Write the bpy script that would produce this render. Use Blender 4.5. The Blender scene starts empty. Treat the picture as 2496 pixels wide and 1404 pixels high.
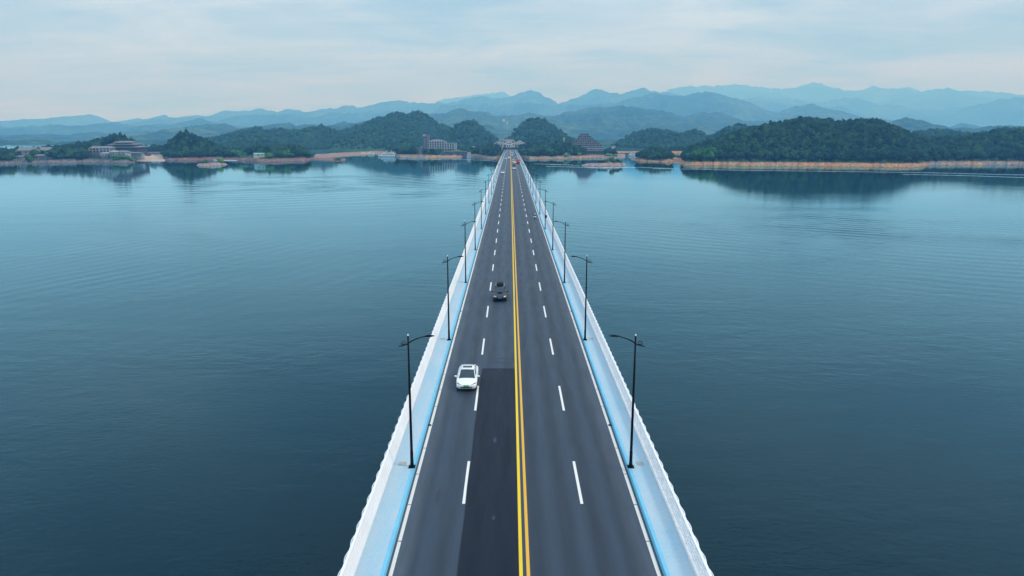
import bpy, math, random
import numpy as np
from mathutils import Vector, Matrix, noise as mnoise

scene = bpy.context.scene
COL = scene.collection
R = math.radians

# ------------------------------------------------------------------ camera
F = 1750.0            # focal length in photo pixels (photo 2496 x 1404)
H = 22.3              # camera height above the near road surface (road z = 0)
TH = math.atan(383 / F)
VX = 1243.0
WATER = -14.0
cam_d = bpy.data.cameras.new('camera')
cam = bpy.data.objects.new('camera', cam_d)
COL.objects.link(cam)
cam.location = (0, 0, H)
cam.rotation_euler = (math.pi / 2 - TH, 0, 0)
cam_d.sensor_width = 36
cam_d.lens = F / 2496 * 36
cam_d.shift_x = 5 / 2496
cam_d.clip_start = 0.5
cam_d.clip_end = 60000
scene.camera = cam

# ------------------------------------------------------------------ render look
scene.view_settings.view_transform = 'Standard'
scene.view_settings.look = 'None'
scene.view_settings.gamma = 1
scene.view_settings.exposure = 0.1
scene.cycles.max_bounces = 6
scene.cycles.diffuse_bounces = 2
scene.cycles.glossy_bounces = 3
scene.cycles.volume_bounces = 2
scene.cycles.transmission_bounces = 2
scene.cycles.use_denoising = True

# ------------------------------------------------------------------ node helpers
class NT:
    def __init__(s, tree):
        s.t = tree
    def n(s, typ, **kw):
        nd = s.t.nodes.new(typ)
        for k, v in kw.items():
            if k.startswith('i_'):
                key = k[2:]
                key = int(key) if key.isdigit() else key.replace('_', ' ')
                nd.inputs[key].default_value = v
            else:
                setattr(nd, k, v)
        return nd
    def l(s, a, b):
        s.t.links.new(a, b)
    def math(s, op, a, b=None, clamp=False):
        nd = s.t.nodes.new('ShaderNodeMath'); nd.operation = op; nd.use_clamp = clamp
        for i, v in enumerate((a, b)):
            if v is None: continue
            if isinstance(v, (int, float)): nd.inputs[i].default_value = v
            else: s.l(v, nd.inputs[i])
        return nd.outputs[0]
    def mix(s, fac, a, b, blend='MIX'):
        nd = s.t.nodes.new('ShaderNodeMix'); nd.data_type = 'RGBA'; nd.blend_type = blend
        for sock, v in ((nd.inputs[0], fac), (nd.inputs[6], a), (nd.inputs[7], b)):
            if isinstance(v, (int, float)): sock.default_value = v
            elif isinstance(v, (tuple, list)): sock.default_value = (*v[:3], 1)
            else: s.l(v, sock)
        return nd.outputs[2]
    def ramp(s, fac, stops, interp='LINEAR'):
        nd = s.t.nodes.new('ShaderNodeValToRGB')
        cr = nd.color_ramp; cr.interpolation = interp
        while len(cr.elements) < len(stops): cr.elements.new(0.5)
        for e, (p, c) in zip(cr.elements, stops):
            e.position = p
            e.color = (c, c, c, 1) if isinstance(c, (int, float)) else (*c[:3], 1)
        s.l(fac, nd.inputs[0])
        return nd.outputs[0]
    def noise(s, vec, scale, detail=4, rough=0.55, dist=0.0):
        nd = s.n('ShaderNodeTexNoise', i_Scale=scale, i_Detail=detail, i_Roughness=rough, i_Distortion=dist)
        if vec is not None: s.l(vec, nd.inputs['Vector'])
        return nd.outputs['Fac']
    def mapping(s, vec, scale=(1, 1, 1), rot=(0, 0, 0), loc=(0, 0, 0)):
        nd = s.n('ShaderNodeMapping')
        nd.inputs['Scale'].default_value = scale
        nd.inputs['Rotation'].default_value = rot
        nd.inputs['Location'].default_value = loc
        s.l(vec, nd.inputs[0])
        return nd.outputs[0]

# ------------------------------------------------------------------ world (overcast sky with thin streaky cloud)
SUN_EL, SUN_AZ = R(44), R(112)
world = bpy.data.worlds.new('World')
scene.world = world
world.use_nodes = True
wt = world.node_tree
wt.nodes.clear()
W = NT(wt)
wout = W.n('ShaderNodeOutputWorld')
tc = W.n('ShaderNodeTexCoord')
sep = W.n('ShaderNodeSeparateXYZ'); W.l(tc.outputs['Generated'], sep.inputs[0])
zz = W.math('MAXIMUM', sep.outputs[2], 0.0)
den = W.math('ADD', zz, 0.10)
cx = W.math('DIVIDE', sep.outputs[0], den)
cy = W.math('DIVIDE', sep.outputs[1], den)
comb = W.n('ShaderNodeCombineXYZ'); W.l(cx, comb.inputs[0]); W.l(cy, comb.inputs[1])
m1 = W.mapping(comb.outputs[0], scale=(0.42, 0.46, 1), rot=(0, 0, R(20)), loc=(3.1, 0.7, 0))
n1 = W.noise(m1, 2.0, 6, 0.58, 0.5)
m2 = W.mapping(comb.outputs[0], scale=(0.4, 1.1, 1), rot=(0, 0, R(-14)), loc=(1.0, 4.2, 0))
n2 = W.noise(m2, 2.2, 5, 0.6, 0.8)
cl = W.math('ADD', W.math('MULTIPLY', n1, 0.68), W.math('MULTIPLY', n2, 0.32))
clf = W.ramp(cl, [(0.39, 0.0), (0.61, 1.0)])
grad = W.ramp(zz, [(0.0, 0.0), (0.25, 0.25), (1.0, 1.0)])
dark_c = W.mix(grad, (0.33, 0.54, 0.80), (0.64, 0.96, 1.34))
lite_c = W.mix(grad, (0.62, 0.86, 1.10), (1.26, 1.52, 1.88))
cloud = W.mix(clf, dark_c, lite_c)
bg1 = W.n('ShaderNodeBackground', i_Strength=1.0); W.l(cloud, bg1.inputs[0])
sky = W.n('ShaderNodeTexSky', sky_type='NISHITA')
sky.sun_disc = False
sky.sun_elevation = SUN_EL
sky.sun_rotation = SUN_AZ
bg2 = W.n('ShaderNodeBackground', i_Strength=0.08); W.l(sky.outputs[0], bg2.inputs[0])
ms = W.n('ShaderNodeMixShader'); ms.inputs[0].default_value = 0.82
W.l(bg2.outputs[0], ms.inputs[1]); W.l(bg1.outputs[0], ms.inputs[2])
W.l(ms.outputs[0], wout.inputs[0])

sun_d = bpy.data.lights.new('sun', 'SUN')
sun_d.energy = 1.5
sun_d.angle = R(12)
sun_d.color = (1.0, 0.88, 0.74)
sun = bpy.data.objects.new('sun', sun_d)
COL.objects.link(sun)
sd = Vector((math.sin(SUN_AZ) * math.cos(SUN_EL), math.cos(SUN_AZ) * math.cos(SUN_EL), math.sin(SUN_EL)))
sun.rotation_euler = (-sd).to_track_quat('-Z', 'Y').to_euler()
sun.location = sd * 300

# ------------------------------------------------------------------ projection helpers (photo pixel -> place)
def tan_dep(py):
    return math.tan(TH + math.atan((py - 702) / F))
def z_at(py, Y):
    return H - Y * tan_dep(py)
def X_at(px, Y, z=-8.0):
    return (px - VX) * (Y * math.cos(TH) + (H - z) * math.sin(TH)) / F
def Y_on(py, z=WATER):
    return (H - z) / tan_dep(py)
def road_z(Y):
    d = max(0.0, Y - 330.0)
    return -0.0102 * (d - 120 * (1 - math.exp(-d / 120.0)))
def on_road(px, py):
    Y = 30.0
    for _ in range(60):
        Y = (H - road_z(Y)) / tan_dep(py)
        Y = min(Y, 1250)
    return X_at(px, Y, road_z(Y)), Y
CXR = 0.765            # centre line of the bridge

def interp(pts, x):
    xs = [p[0] for p in pts]; ys = [p[1] for p in pts]
    return np.interp(x, xs, ys)

# ------------------------------------------------------------------ numpy noise
def _hash(ix, iy, seed):
    h = (ix.astype(np.int64) * 374761393 + iy.astype(np.int64) * 668265263 + seed * 1442695041) & 0xffffffff
    h = ((h ^ (h >> 13)) * 1274126177) & 0xffffffff
    h = h ^ (h >> 16)
    return (h & 0xffff) / 65535.0
def vnoise(x, y, seed=0):
    x = np.asarray(x, float); y = np.asarray(y, float)
    ix = np.floor(x); iy = np.floor(y)
    fx = x - ix; fy = y - iy
    fx = fx * fx * fx * (fx * (fx * 6 - 15) + 10); fy = fy * fy * fy * (fy * (fy * 6 - 15) + 10)
    a = _hash(ix, iy, seed); b = _hash(ix + 1, iy, seed)
    c = _hash(ix, iy + 1, seed); d = _hash(ix + 1, iy + 1, seed)
    return (a + (b - a) * fx + (c - a) * fy + (a - b - c + d) * fx * fy) * 2 - 1
def fbm(x, y, seed=0, octv=4, gain=0.5):
    s = 0; a = 1; t = 0
    for k in range(octv):
        s = s + a * vnoise(x * 2 ** k, y * 2 ** k, seed + k * 17); t += a; a *= gain
    return s / t
def ridged(x, y, seed=0, octv=4):
    s = 0; a = 1; t = 0
    for k in range(octv):
        s = s + a * (1 - 2 * np.abs(vnoise(x * 2 ** k, y * 2 ** k, seed + k * 13))); t += a; a *= 0.5
    return s / t

# ------------------------------------------------------------------ object helpers
def tag(o, label=None, cat=None, group=None, kind=None):
    if label: o['label'] = label
    if cat: o['category'] = cat
    if group: o['group'] = group
    if kind: o['kind'] = kind
    return o
def empty(name, loc=(0, 0, 0), rz=0.0):
    o = bpy.data.objects.new(name, None); COL.objects.link(o)
    o.location = loc; o.rotation_euler = (0, 0, rz)
    o.empty_display_size = 0.5
    return o
def link(name, me, parent=None):
    o = bpy.data.objects.new(name, me); COL.objects.link(o)
    if parent is not None: o.parent = parent
    return o
def mesh_np(name, verts, faces, mat, parent=None, smooth=False):
    """faces: int array (n,k)"""
    verts = np.asarray(verts, np.float32).reshape(-1, 3)
    faces = np.asarray(faces, np.int32)
    k = faces.shape[1]
    me = bpy.data.meshes.new(name)
    me.vertices.add(len(verts)); me.vertices.foreach_set('co', verts.ravel())
    me.loops.add(faces.size); me.loops.foreach_set('vertex_index', faces.ravel())
    me.polygons.add(len(faces))
    me.polygons.foreach_set('loop_start', np.arange(0, faces.size, k, dtype=np.int32))
    me.polygons.foreach_set('loop_total', np.full(len(faces), k, np.int32))
    me.update(calc_edges=True)
    if smooth: me.polygons.foreach_set('use_smooth', np.ones(len(faces), bool))
    me.materials.append(mat)
    return link(name, me, parent)
class MB:
    def __init__(s): s.v = []; s.f = []
    def add(s, v, f):
        n = len(s.v); s.v += [tuple(p) for p in v]; s.f += [tuple(i + n for i in q) for q in f]; return s
    def box(s, x0, x1, y0, y1, z0, z1):
        v = [(x, y, z) for z in (z0, z1) for y in (y0, y1) for x in (x0, x1)]
        f = [(0, 2, 3, 1), (4, 5, 7, 6), (0, 1, 5, 4), (2, 6, 7, 3), (0, 4, 6, 2), (1, 3, 7, 5)]
        return s.add(v, f)
    def frustum(s, x0, x1, y0, y1, z0, X0, X1, Y0, Y1, z1):
        v = [(x0, y0, z0), (x1, y0, z0), (x0, y1, z0), (x1, y1, z0), (X0, Y0, z1), (X1, Y0, z1), (X0, Y1, z1), (X1, Y1, z1)]
        f = [(0, 2, 3, 1), (4, 5, 7, 6), (0, 1, 5, 4), (2, 6, 7, 3), (0, 4, 6, 2), (1, 3, 7, 5)]
        return s.add(v, f)
    def tube(s, pts, r, n=8, cap=True):
        pts = [Vector(p) for p in pts]
        rs = r if isinstance(r, (list, tuple)) else [r] * len(pts)
        rings = []
        up = Vector((0, 0, 1))
        for i, p in enumerate(pts):
            t = (pts[min(i + 1, len(pts) - 1)] - pts[max(i - 1, 0)])
            t = t.normalized() if t.length > 1e-9 else Vector((0, 0, 1))
            a = t.cross(up)
            if a.length < 1e-3: a = t.cross(Vector((1, 0, 0)))
            a.normalize(); b = t.cross(a).normalized()
            rings.append([p + (a * math.cos(2 * math.pi * k / n) + b * math.sin(2 * math.pi * k / n)) * rs[i] for k in range(n)])
        v = [q for rg in rings for q in rg]; f = []
        for i in range(len(pts) - 1):
            for k in range(n):
                f.append((i * n + k, i * n + (k + 1) % n, (i + 1) * n + (k + 1) % n, (i + 1) * n + k))
        if cap:
            f.append(tuple(range(n - 1, -1, -1))); f.append(tuple((len(pts) - 1) * n + k for k in range(n)))
        return s.add(v, f)
    def ellipsoid(s, c, r, nu=10, nv=6):
        v = []; f = []
        for j in range(nv + 1):
            ph = math.pi * j / nv
            for i in range(nu):
                a = 2 * math.pi * i / nu
                v.append((c[0] + r[0] * math.sin(ph) * math.cos(a), c[1] + r[1] * math.sin(ph) * math.sin(a), c[2] + r[2] * math.cos(ph)))
        for j in range(nv):
            for i in range(nu):
                f.append((j * nu + i, (j + 1) * nu + i, (j + 1) * nu + (i + 1) % nu, j * nu + (i + 1) % nu))
        return s.add(v, f)
    def loft(s, rings, cap=True):
        n = len(rings[0]); v = [p for r in rings for p in r]; f = []
        for i in range(len(rings) - 1):
            for k in range(n):
                f.append((i * n + k, i * n + (k + 1) % n, (i + 1) * n + (k + 1) % n, (i + 1) * n + k))
        if cap:
            f.append(tuple(range(n - 1, -1, -1))); f.append(tuple((len(rings) - 1) * n + k for k in range(n)))
        return s.add(v, f)
    def hip(s, x0, x1, y0, y1, z0, z1, inset=None, over=0.0):
        """hipped roof with ridge along x"""
        x0 -= over; x1 += over; y0 -= over; y1 += over
        ym = (y0 + y1) / 2; ins = (y1 - y0) / 2 if inset is None else inset
        v = [(x0, y0, z0), (x1, y0, z0), (x1, y1, z0), (x0, y1, z0), (x0 + ins, ym, z1), (x1 - ins, ym, z1),
             (x0, y0, z0 - .25), (x1, y0, z0 - .25), (x1, y1, z0 - .25), (x0, y1, z0 - .25)]
        f = [(0, 1, 5, 4), (1, 2, 5), (2, 3, 4, 5), (3, 0, 4), (6, 9, 8, 7), (0, 6, 7, 1), (1, 7, 8, 2), (2, 8, 9, 3), (3, 9, 6, 0)]
        return s.add(v, f)
    def build(s, name, mat, parent=None, smooth=False, bevel=0.0):
        me = bpy.data.meshes.new(name)
        me.from_pydata(s.v, [], s.f); me.update()
        me.materials.append(mat)
        if smooth: me.polygons.foreach_set('use_smooth', np.ones(len(me.polygons), bool))
        o = link(name, me, parent)
        if bevel:
            b = o.modifiers.new('bevel', 'BEVEL'); b.width = bevel; b.segments = 2; b.limit_method = 'ANGLE'
        return o
def copy_tree(o, parent=None):
    c = o.copy(); COL.objects.link(c)
    if parent is not None: c.parent = parent
    for ch in [x for x in ALLKIDS.get(o.name, o.children)]: copy_tree(ch, c)
    return c
ALLKIDS = {}
def freeze(o):
    ALLKIDS[o.name] = list(o.children)
    for c in o.children: freeze(c)

# ------------------------------------------------------------------ materials
def mat_new(name):
    m = bpy.data.materials.new(name); m.use_nodes = True
    b = m.node_tree.nodes['Principled BSDF']
    return m, NT(m.node_tree), b
def plain(name, col, rough=0.6, metal=0.0, var=0.12, scale=1.5, spec=0.4, coat=0.0, bump=0.0):
    m, N, b = mat_new(name)
    g = N.n('ShaderNodeNewGeometry')
    nz = N.noise(g.outputs['Position'], scale, 5, 0.6)
    f = N.ramp(nz, [(0.3, 0.0), (0.7, 1.0)])
    c0 = tuple(c * (1 - var) for c in col); c1 = tuple(min(1, c * (1 + var)) for c in col)
    N.l(N.mix(f, c0, c1), b.inputs['Base Color'])
    b.inputs['Roughness'].default_value = rough; b.inputs['Metallic'].default_value = metal
    b.inputs['Specular IOR Level'].default_value = spec
    b.inputs['Coat Weight'].default_value = coat
    if bump:
        bp = N.n('ShaderNodeBump', i_Strength=1.0, i_Distance=bump); N.l(nz, bp.inputs['Height']); N.l(bp.outputs[0], b.inputs['Normal'])
    return m
M = {}
M['black'] = plain('black_paint', (0.003, 0.004, 0.007), 0.6, spec=0.12)
M['white'] = plain('white_paint', (0.82, 0.86, 0.88), 0.5, var=0.05, scale=0.6)
M['rail'] = plain('railing_paint', (0.88, 0.90, 0.92), 0.5, var=0.06, scale=0.5)
M['concrete'] = plain('concrete', (0.34, 0.36, 0.37), 0.85, var=0.2, scale=0.4)
M['kerb'] = plain('blue_kerb_paint', (0.17, 0.54, 0.76), 0.55, var=0.07, scale=0.9)
M['carwhite'] = plain('white_car_paint', (0.86, 0.88, 0.9), 0.25, var=0.01, coat=0.6)
M['cardark'] = plain('dark_car_paint', (0.022, 0.021, 0.027), 0.4, var=0.03, coat=0.3)
M['carblack'] = plain('black_car_paint', (0.008, 0.01, 0.014), 0.3, var=0.03, coat=0.7)
M['glass'] = plain('car_glass', (0.010, 0.035, 0.055), 0.08, var=0.2, scale=3, spec=0.7)
M['rubber'] = plain('rubber', (0.008, 0.008, 0.009), 0.8)
M['chrome'] = plain('light_metal', (0.5, 0.52, 0.55), 0.3, metal=0.9)
M['lens'] = plain('lamp_lens', (0.6, 0.66, 0.7), 0.15, spec=0.8)
M['redlens'] = plain('red_lens', (0.4, 0.02, 0.02), 0.25)
M['red'] = plain('red_paint', (0.52, 0.07, 0.035), 0.45, var=0.1)
M['orange'] = plain('orange_paint', (0.62, 0.22, 0.03), 0.45, var=0.08)
M['plategreen'] = plain('green_plate', (0.02, 0.30, 0.09), 0.4, var=0.25, scale=9)
M['plateblue'] = plain('blue_plate', (0.02, 0.2, 0.62), 0.4, var=0.3, scale=9)
M['skyblue'] = plain('blue_shirt_cloth', (0.16, 0.42, 0.66), 0.9, var=0.3, scale=9)
M['trouser'] = plain('dark_trouser_cloth', (0.012, 0.014, 0.02), 0.9)
M['skin'] = plain('skin', (0.45, 0.27, 0.19), 0.6)
M['cream'] = plain('cream_wall', (0.50, 0.50, 0.44), 0.8, var=0.1, scale=0.2)
M['palewall'] = plain('pale_wall', (0.28, 0.31, 0.34), 0.8, var=0.12, scale=0.2)
M['greywall'] = plain('grey_wall', (0.17, 0.18, 0.20), 0.85, var=0.18, scale=0.2)
M['brownwall'] = plain('brown_wall', (0.062, 0.066, 0.074), 0.85, var=0.2, scale=0.2)
M['tile'] = plain('grey_roof_tile', (0.17, 0.18, 0.20), 0.75, var=0.2, scale=0.5)
M['darktile'] = plain('dark_roof_tile', (0.10, 0.10, 0.12), 0.75, var=0.2, scale=0.5)
M['window'] = plain('window_glass', (0.012, 0.028, 0.040), 0.12, spec=0.6, var=0.3)
M['greenroof'] = plain('green_sheet_roof', (0.14, 0.50, 0.36), 0.6, var=0.1)
M['stonewall'] = plain('stone_wall', (0.075, 0.085, 0.11), 0.9, var=0.4, scale=0.35, bump=0.3)
M['bark'] = plain('bark', (0.07, 0.055, 0.045), 0.95, var=0.3, scale=3)
M['tarp'] = plain('blue_tarp', (0.18, 0.4, 0.5), 0.7)
M['hull'] = plain('white_hull', (0.78, 0.82, 0.84), 0.35, var=0.05)
M['hullblue'] = plain('blue_hull_stripe', (0.03, 0.10, 0.22), 0.35)

# road asphalt ------------------------------------------------------
def asphalt(name, base, tracks=True, grain=1.0):
    m, N, b = mat_new(name)
    g = N.n('ShaderNodeNewGeometry'); P = g.outputs['Position']
    fine = N.noise(P, 38, 3, 0.7)
    mid = N.noise(N.mapping(P, scale=(1.6, 0.16, 1)), 1.1, 5, 0.6)
    big = N.noise(P, 0.05, 4, 0.6)
    c = N.mix(N.ramp(fine, [(0.30, 0.0), (0.72, 1.0)]), tuple(v * 0.62 for v in base), tuple(v * 1.42 for v in base))
    c = N.mix(N.ramp(mid, [(0.35, 0.0), (0.7, 0.35)]), c, tuple(v * 1.5 for v in base))
    c = N.mix(N.ramp(big, [(0.35, 0.0), (0.7, 0.28)]), c, tuple(v * 0.6 for v in base))
    sp = N.n('ShaderNodeSeparateXYZ'); N.l(P, sp.inputs[0])
    x = N.math('ADD', sp.outputs[0], 0.12 - CXR)
    wob = N.math('MULTIPLY', N.math('SUBTRACT', N.noise(N.mapping(P, scale=(0, 0.03, 0)), 1.0, 2), 0.5), 0.5)
    ax = N.math('ABSOLUTE', N.math('ADD', x, wob))
    if tracks:
        # wheel-worn bands: the worn strips between tyre tracks polish paler, oily lane centres stay dark
        # dusty gutter next to the kerb (paler)
        gut = N.math('MULTIPLY', N.math('SUBTRACT', ax, 5.7), 0.9, clamp=True)
        gut = N.math('MULTIPLY', gut, N.noise(N.mapping(P, scale=(1, 0.12, 1)), 1.6, 4), clamp=True)
        c = N.mix(gut, c, (0.16, 0.20, 0.24))
    rt = N.math('MULTIPLY', N.math('ADD', x, 0.2), 4.0, clamp=True)
    c = N.mix(N.math('MULTIPLY', rt, 0.30), c, tuple(v * 0.5 for v in base))
    sp2 = N.noise(P, 11, 2, 0.6)
    c = N.mix(N.ramp(sp2, [(0.60, 0.0), (0.75, 0.5)]), c, tuple(v * 2.2 for v in base))
    ph = N.math('MULTIPLY', ax, 2 * math.pi / 1.72)
    band = N.math('ADD', N.math('MULTIPLY', N.math('COSINE', ph), 0.5), 0.5)
    band = N.math('MULTIPLY', band, 0.62 if tracks else 0.25)
    c = N.mix(band, c, tuple(v * 1.75 for v in base))
    N.l(c, b.inputs['Base Color'])
    N.l(N.ramp(mid, [(0.3, 0.62), (0.7, 0.5)]), b.inputs['Roughness'])
    b.inputs['Specular IOR Level'].default_value = 0.35 if tracks else 0.15
    bp = N.n('ShaderNodeBump', i_Strength=0.5, i_Distance=0.01); N.l(fine, bp.inputs['Height']); N.l(bp.outputs[0], b.inputs['Normal'])
    return m
M['asphalt'] = asphalt('asphalt', (0.022, 0.036, 0.057))
M['patch'] = asphalt('fresh_asphalt', (0.0085, 0.013, 0.025), tracks=False)
def line_mat(name, col, worn=0.5):
    m, N, b = mat_new(name)
    g = N.n('ShaderNodeNewGeometry'); P = g.outputs['Position']
    w = N.noise(P, 9, 5, 0.7)
    w2 = N.noise(P, 0.5, 3, 0.6)
    f = N.math('MULTIPLY', N.ramp(w, [(0.5, 0.0), (0.75, 1.0)]), N.ramp(w2, [(0.35, 0.1), (0.75, worn)]))
    N.l(N.mix(f, col, (0.10, 0.13, 0.17)), b.inputs['Base Color'])
    b.inputs['Roughness'].default_value = 0.7
    return m
M['whiteline'] = line_mat('white_road_paint', (0.74, 0.72, 0.66))
M['dashline'] = line_mat('lane_dash_paint', (0.82, 0.82, 0.78), 0.35)
M['yellow'] = line_mat('yellow_road_paint', (0.88, 0.61, 0.005), 0.3)
M['amber'] = line_mat('amber_road_paint', (0.80, 0.44, 0.035), 0.3)
def walk_mat():
    m, N, b = mat_new('blue_paving')
    g = N.n('ShaderNodeNewGeometry'); P = g.outputs['Position']
    sp = N.n('ShaderNodeSeparateXYZ'); N.l(P, sp.inputs[0])
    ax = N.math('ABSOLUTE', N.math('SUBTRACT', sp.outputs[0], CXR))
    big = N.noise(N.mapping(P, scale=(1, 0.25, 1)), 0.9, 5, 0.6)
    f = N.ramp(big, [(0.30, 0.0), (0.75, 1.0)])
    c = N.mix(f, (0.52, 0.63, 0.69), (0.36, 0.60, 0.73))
    br = N.n('ShaderNodeTexBrick', offset=0.0, i_Scale=1.0, i_Mortar_Size=0.008, i_Mortar_Smooth=0.3, i_Brick_Width=0.12, i_Row_Height=0.12)
    N.l(N.mapping(P), br.inputs[0])
    br.inputs['Color1'].default_value = (1, 1, 1, 1); br.inputs['Color2'].default_value = (0.93, 0.93, 0.93, 1); br.inputs['Mortar'].default_value = (0.62, 0.72, 0.8, 1)
    c = N.mix(1.0, c, br.outputs[0], 'MULTIPLY')
    st = N.noise(P, 0.35, 5, 0.7)
    c = N.mix(N.ramp(st, [(0.56, 0.0), (0.75, 0.4)]), c, (0.42, 0.44, 0.44))
    N.l(c, b.inputs['Base Color']); b.inputs['Roughness'].default_value = 0.7
    return m
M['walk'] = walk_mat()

# foliage ------------------------------------------------------------
def foliage(name, dark, mid, lite, per='object', scale=0.22, bump=0.0):
    m, N, b = mat_new(name)
    g = N.n('ShaderNodeNewGeometry'); P = g.outputs['Position']
    if per == 'object':
        oi = N.n('ShaderNodeObjectInfo'); rnd = oi.outputs['Random'] if not bump else N.noise(P, 0.0022, 3, 0.6)
    else:
        rnd = g.outputs['Random Per Island']
    nz = N.noise(P, scale, 4, 0.65)
    big = N.noise(P, 0.018, 3, 0.6)
    v = N.math('ADD', N.math('MULTIPLY', rnd, 0.42), N.math('ADD', N.math('MULTIPLY', nz, 0.42), N.math('MULTIPLY', big, 0.42)))
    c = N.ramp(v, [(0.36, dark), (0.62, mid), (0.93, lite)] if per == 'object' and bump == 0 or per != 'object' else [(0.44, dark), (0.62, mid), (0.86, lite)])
    N.l(c, b.inputs['Base Color'])
    b.inputs['Roughness'].default_value = 0.9
    b.inputs['Specular IOR Level'].default_value = 0.05
    if bump:
        n2 = N.noise(P, bump, 4, 0.7)
        bp = N.n('ShaderNodeBump', i_Strength=1.0, i_Distance=1.2 / bump * 0.35); N.l(n2, bp.inputs['Height']); N.l(bp.outputs[0], b.inputs['Normal'])
    return m
M['leaf'] = foliage('broadleaf_foliage', (0.006, 0.024, 0.019), (0.015, 0.056, 0.031), (0.055, 0.125, 0.042), 'object', 0.5)
M['pine'] = foliage('pine_foliage', (0.006, 0.024, 0.024), (0.012, 0.042, 0.034), (0.03, 0.075, 0.045), 'object', 0.5)
M['bright'] = foliage('bright_foliage', (0.02, 0.085, 0.022), (0.04, 0.15, 0.035), (0.09, 0.24, 0.05), 'object', 0.5)
M['paleleaf'] = foliage('pale_foliage', (0.10, 0.19, 0.12), (0.17, 0.28, 0.16), (0.26, 0.38, 0.22), 'object', 0.5)
M['wood_near'] = foliage('dense_wood_foliage', (0.003, 0.016, 0.014), (0.007, 0.031, 0.021), (0.038, 0.095, 0.036), 'island', 0.3)
M['wood_mid'] = foliage('hill_wood_foliage', (0.010, 0.040, 0.036), (0.014, 0.054, 0.040), (0.042, 0.10, 0.050), 'island', 0.06)
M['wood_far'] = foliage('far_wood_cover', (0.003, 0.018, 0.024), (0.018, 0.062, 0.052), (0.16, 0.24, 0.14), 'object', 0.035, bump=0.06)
M['wood_far'].node_tree  # far slopes: noise-driven tone only

def land_mat(name, bankc, rockc, top=3.6):
    m, N, b = mat_new(name)
    g = N.n('ShaderNodeNewGeometry'); P = g.outputs['Position']
    sp = N.n('ShaderNodeSeparateXYZ'); N.l(P, sp.inputs[0])
    n1 = N.noise(N.mapping(P, scale=(1, 1, 3)), 0.06, 4, 0.6)
    n2 = N.noise(P, 0.45, 5, 0.7)
    bank = N.mix(N.ramp(n1, [(0.40, 0.0), (0.60, 1.0)]), bankc, rockc)
    bank = N.mix(N.ramp(n2, [(0.40, 0.9), (0.56, 0.0)]), bank, tuple(c * 0.28 for c in rockc))
    bank = N.mix(N.ramp(N.noise(P, 0.2, 4, 0.7), [(0.56, 0.0), (0.70, 0.7)]), bank, (0.42, 0.35, 0.27))
    hz = N.math('ADD', N.math('SUBTRACT', sp.outputs[2], WATER), N.math('MULTIPLY', N.math('SUBTRACT', n2, 0.5), 5.5))
    up = N.ramp(N.math('DIVIDE', hz, top * 2), [(0.46, 0.0), (0.56, 1.0)])
    c = N.mix(up, bank, (0.022, 0.058, 0.028))
    wet = N.ramp(N.math('SUBTRACT', sp.outputs[2], WATER), [(0.0, 1.0), (0.45, 0.0)])
    c = N.mix(N.math('MULTIPLY', wet, 0.6), c, tuple(v * 0.25 for v in rockc))
    N.l(c, b.inputs['Base Color']); b.inputs['Roughness'].default_value = 0.95
    b.inputs['Specular IOR Level'].default_value = 0.1
    bp = N.n('ShaderNodeBump', i_Strength=1.0, i_Distance=0.6); N.l(n2, bp.inputs['Height']); N.l(bp.outputs[0], b.inputs['Normal'])
    return m
L_OR = land_mat('orange_bank', (0.60, 0.27, 0.10), (0.46, 0.31, 0.19))
L_RED = land_mat('red_rock_bank', (0.27, 0.13, 0.11), (0.24, 0.18, 0.17))
L_GREY = land_mat('grey_rock_bank', (0.22, 0.19, 0.18), (0.15, 0.16, 0.17))
L_MIX = land_mat('mixed_bank', (0.55, 0.30, 0.14), (0.26, 0.25, 0.26))
L_ISLE = land_mat('isle_rock', (0.42, 0.28, 0.27), (0.42, 0.34, 0.31), top=6)
M['sand'] = plain('beach_sand', (0.50, 0.40, 0.32), 0.95, var=0.15, scale=0.1)

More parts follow.
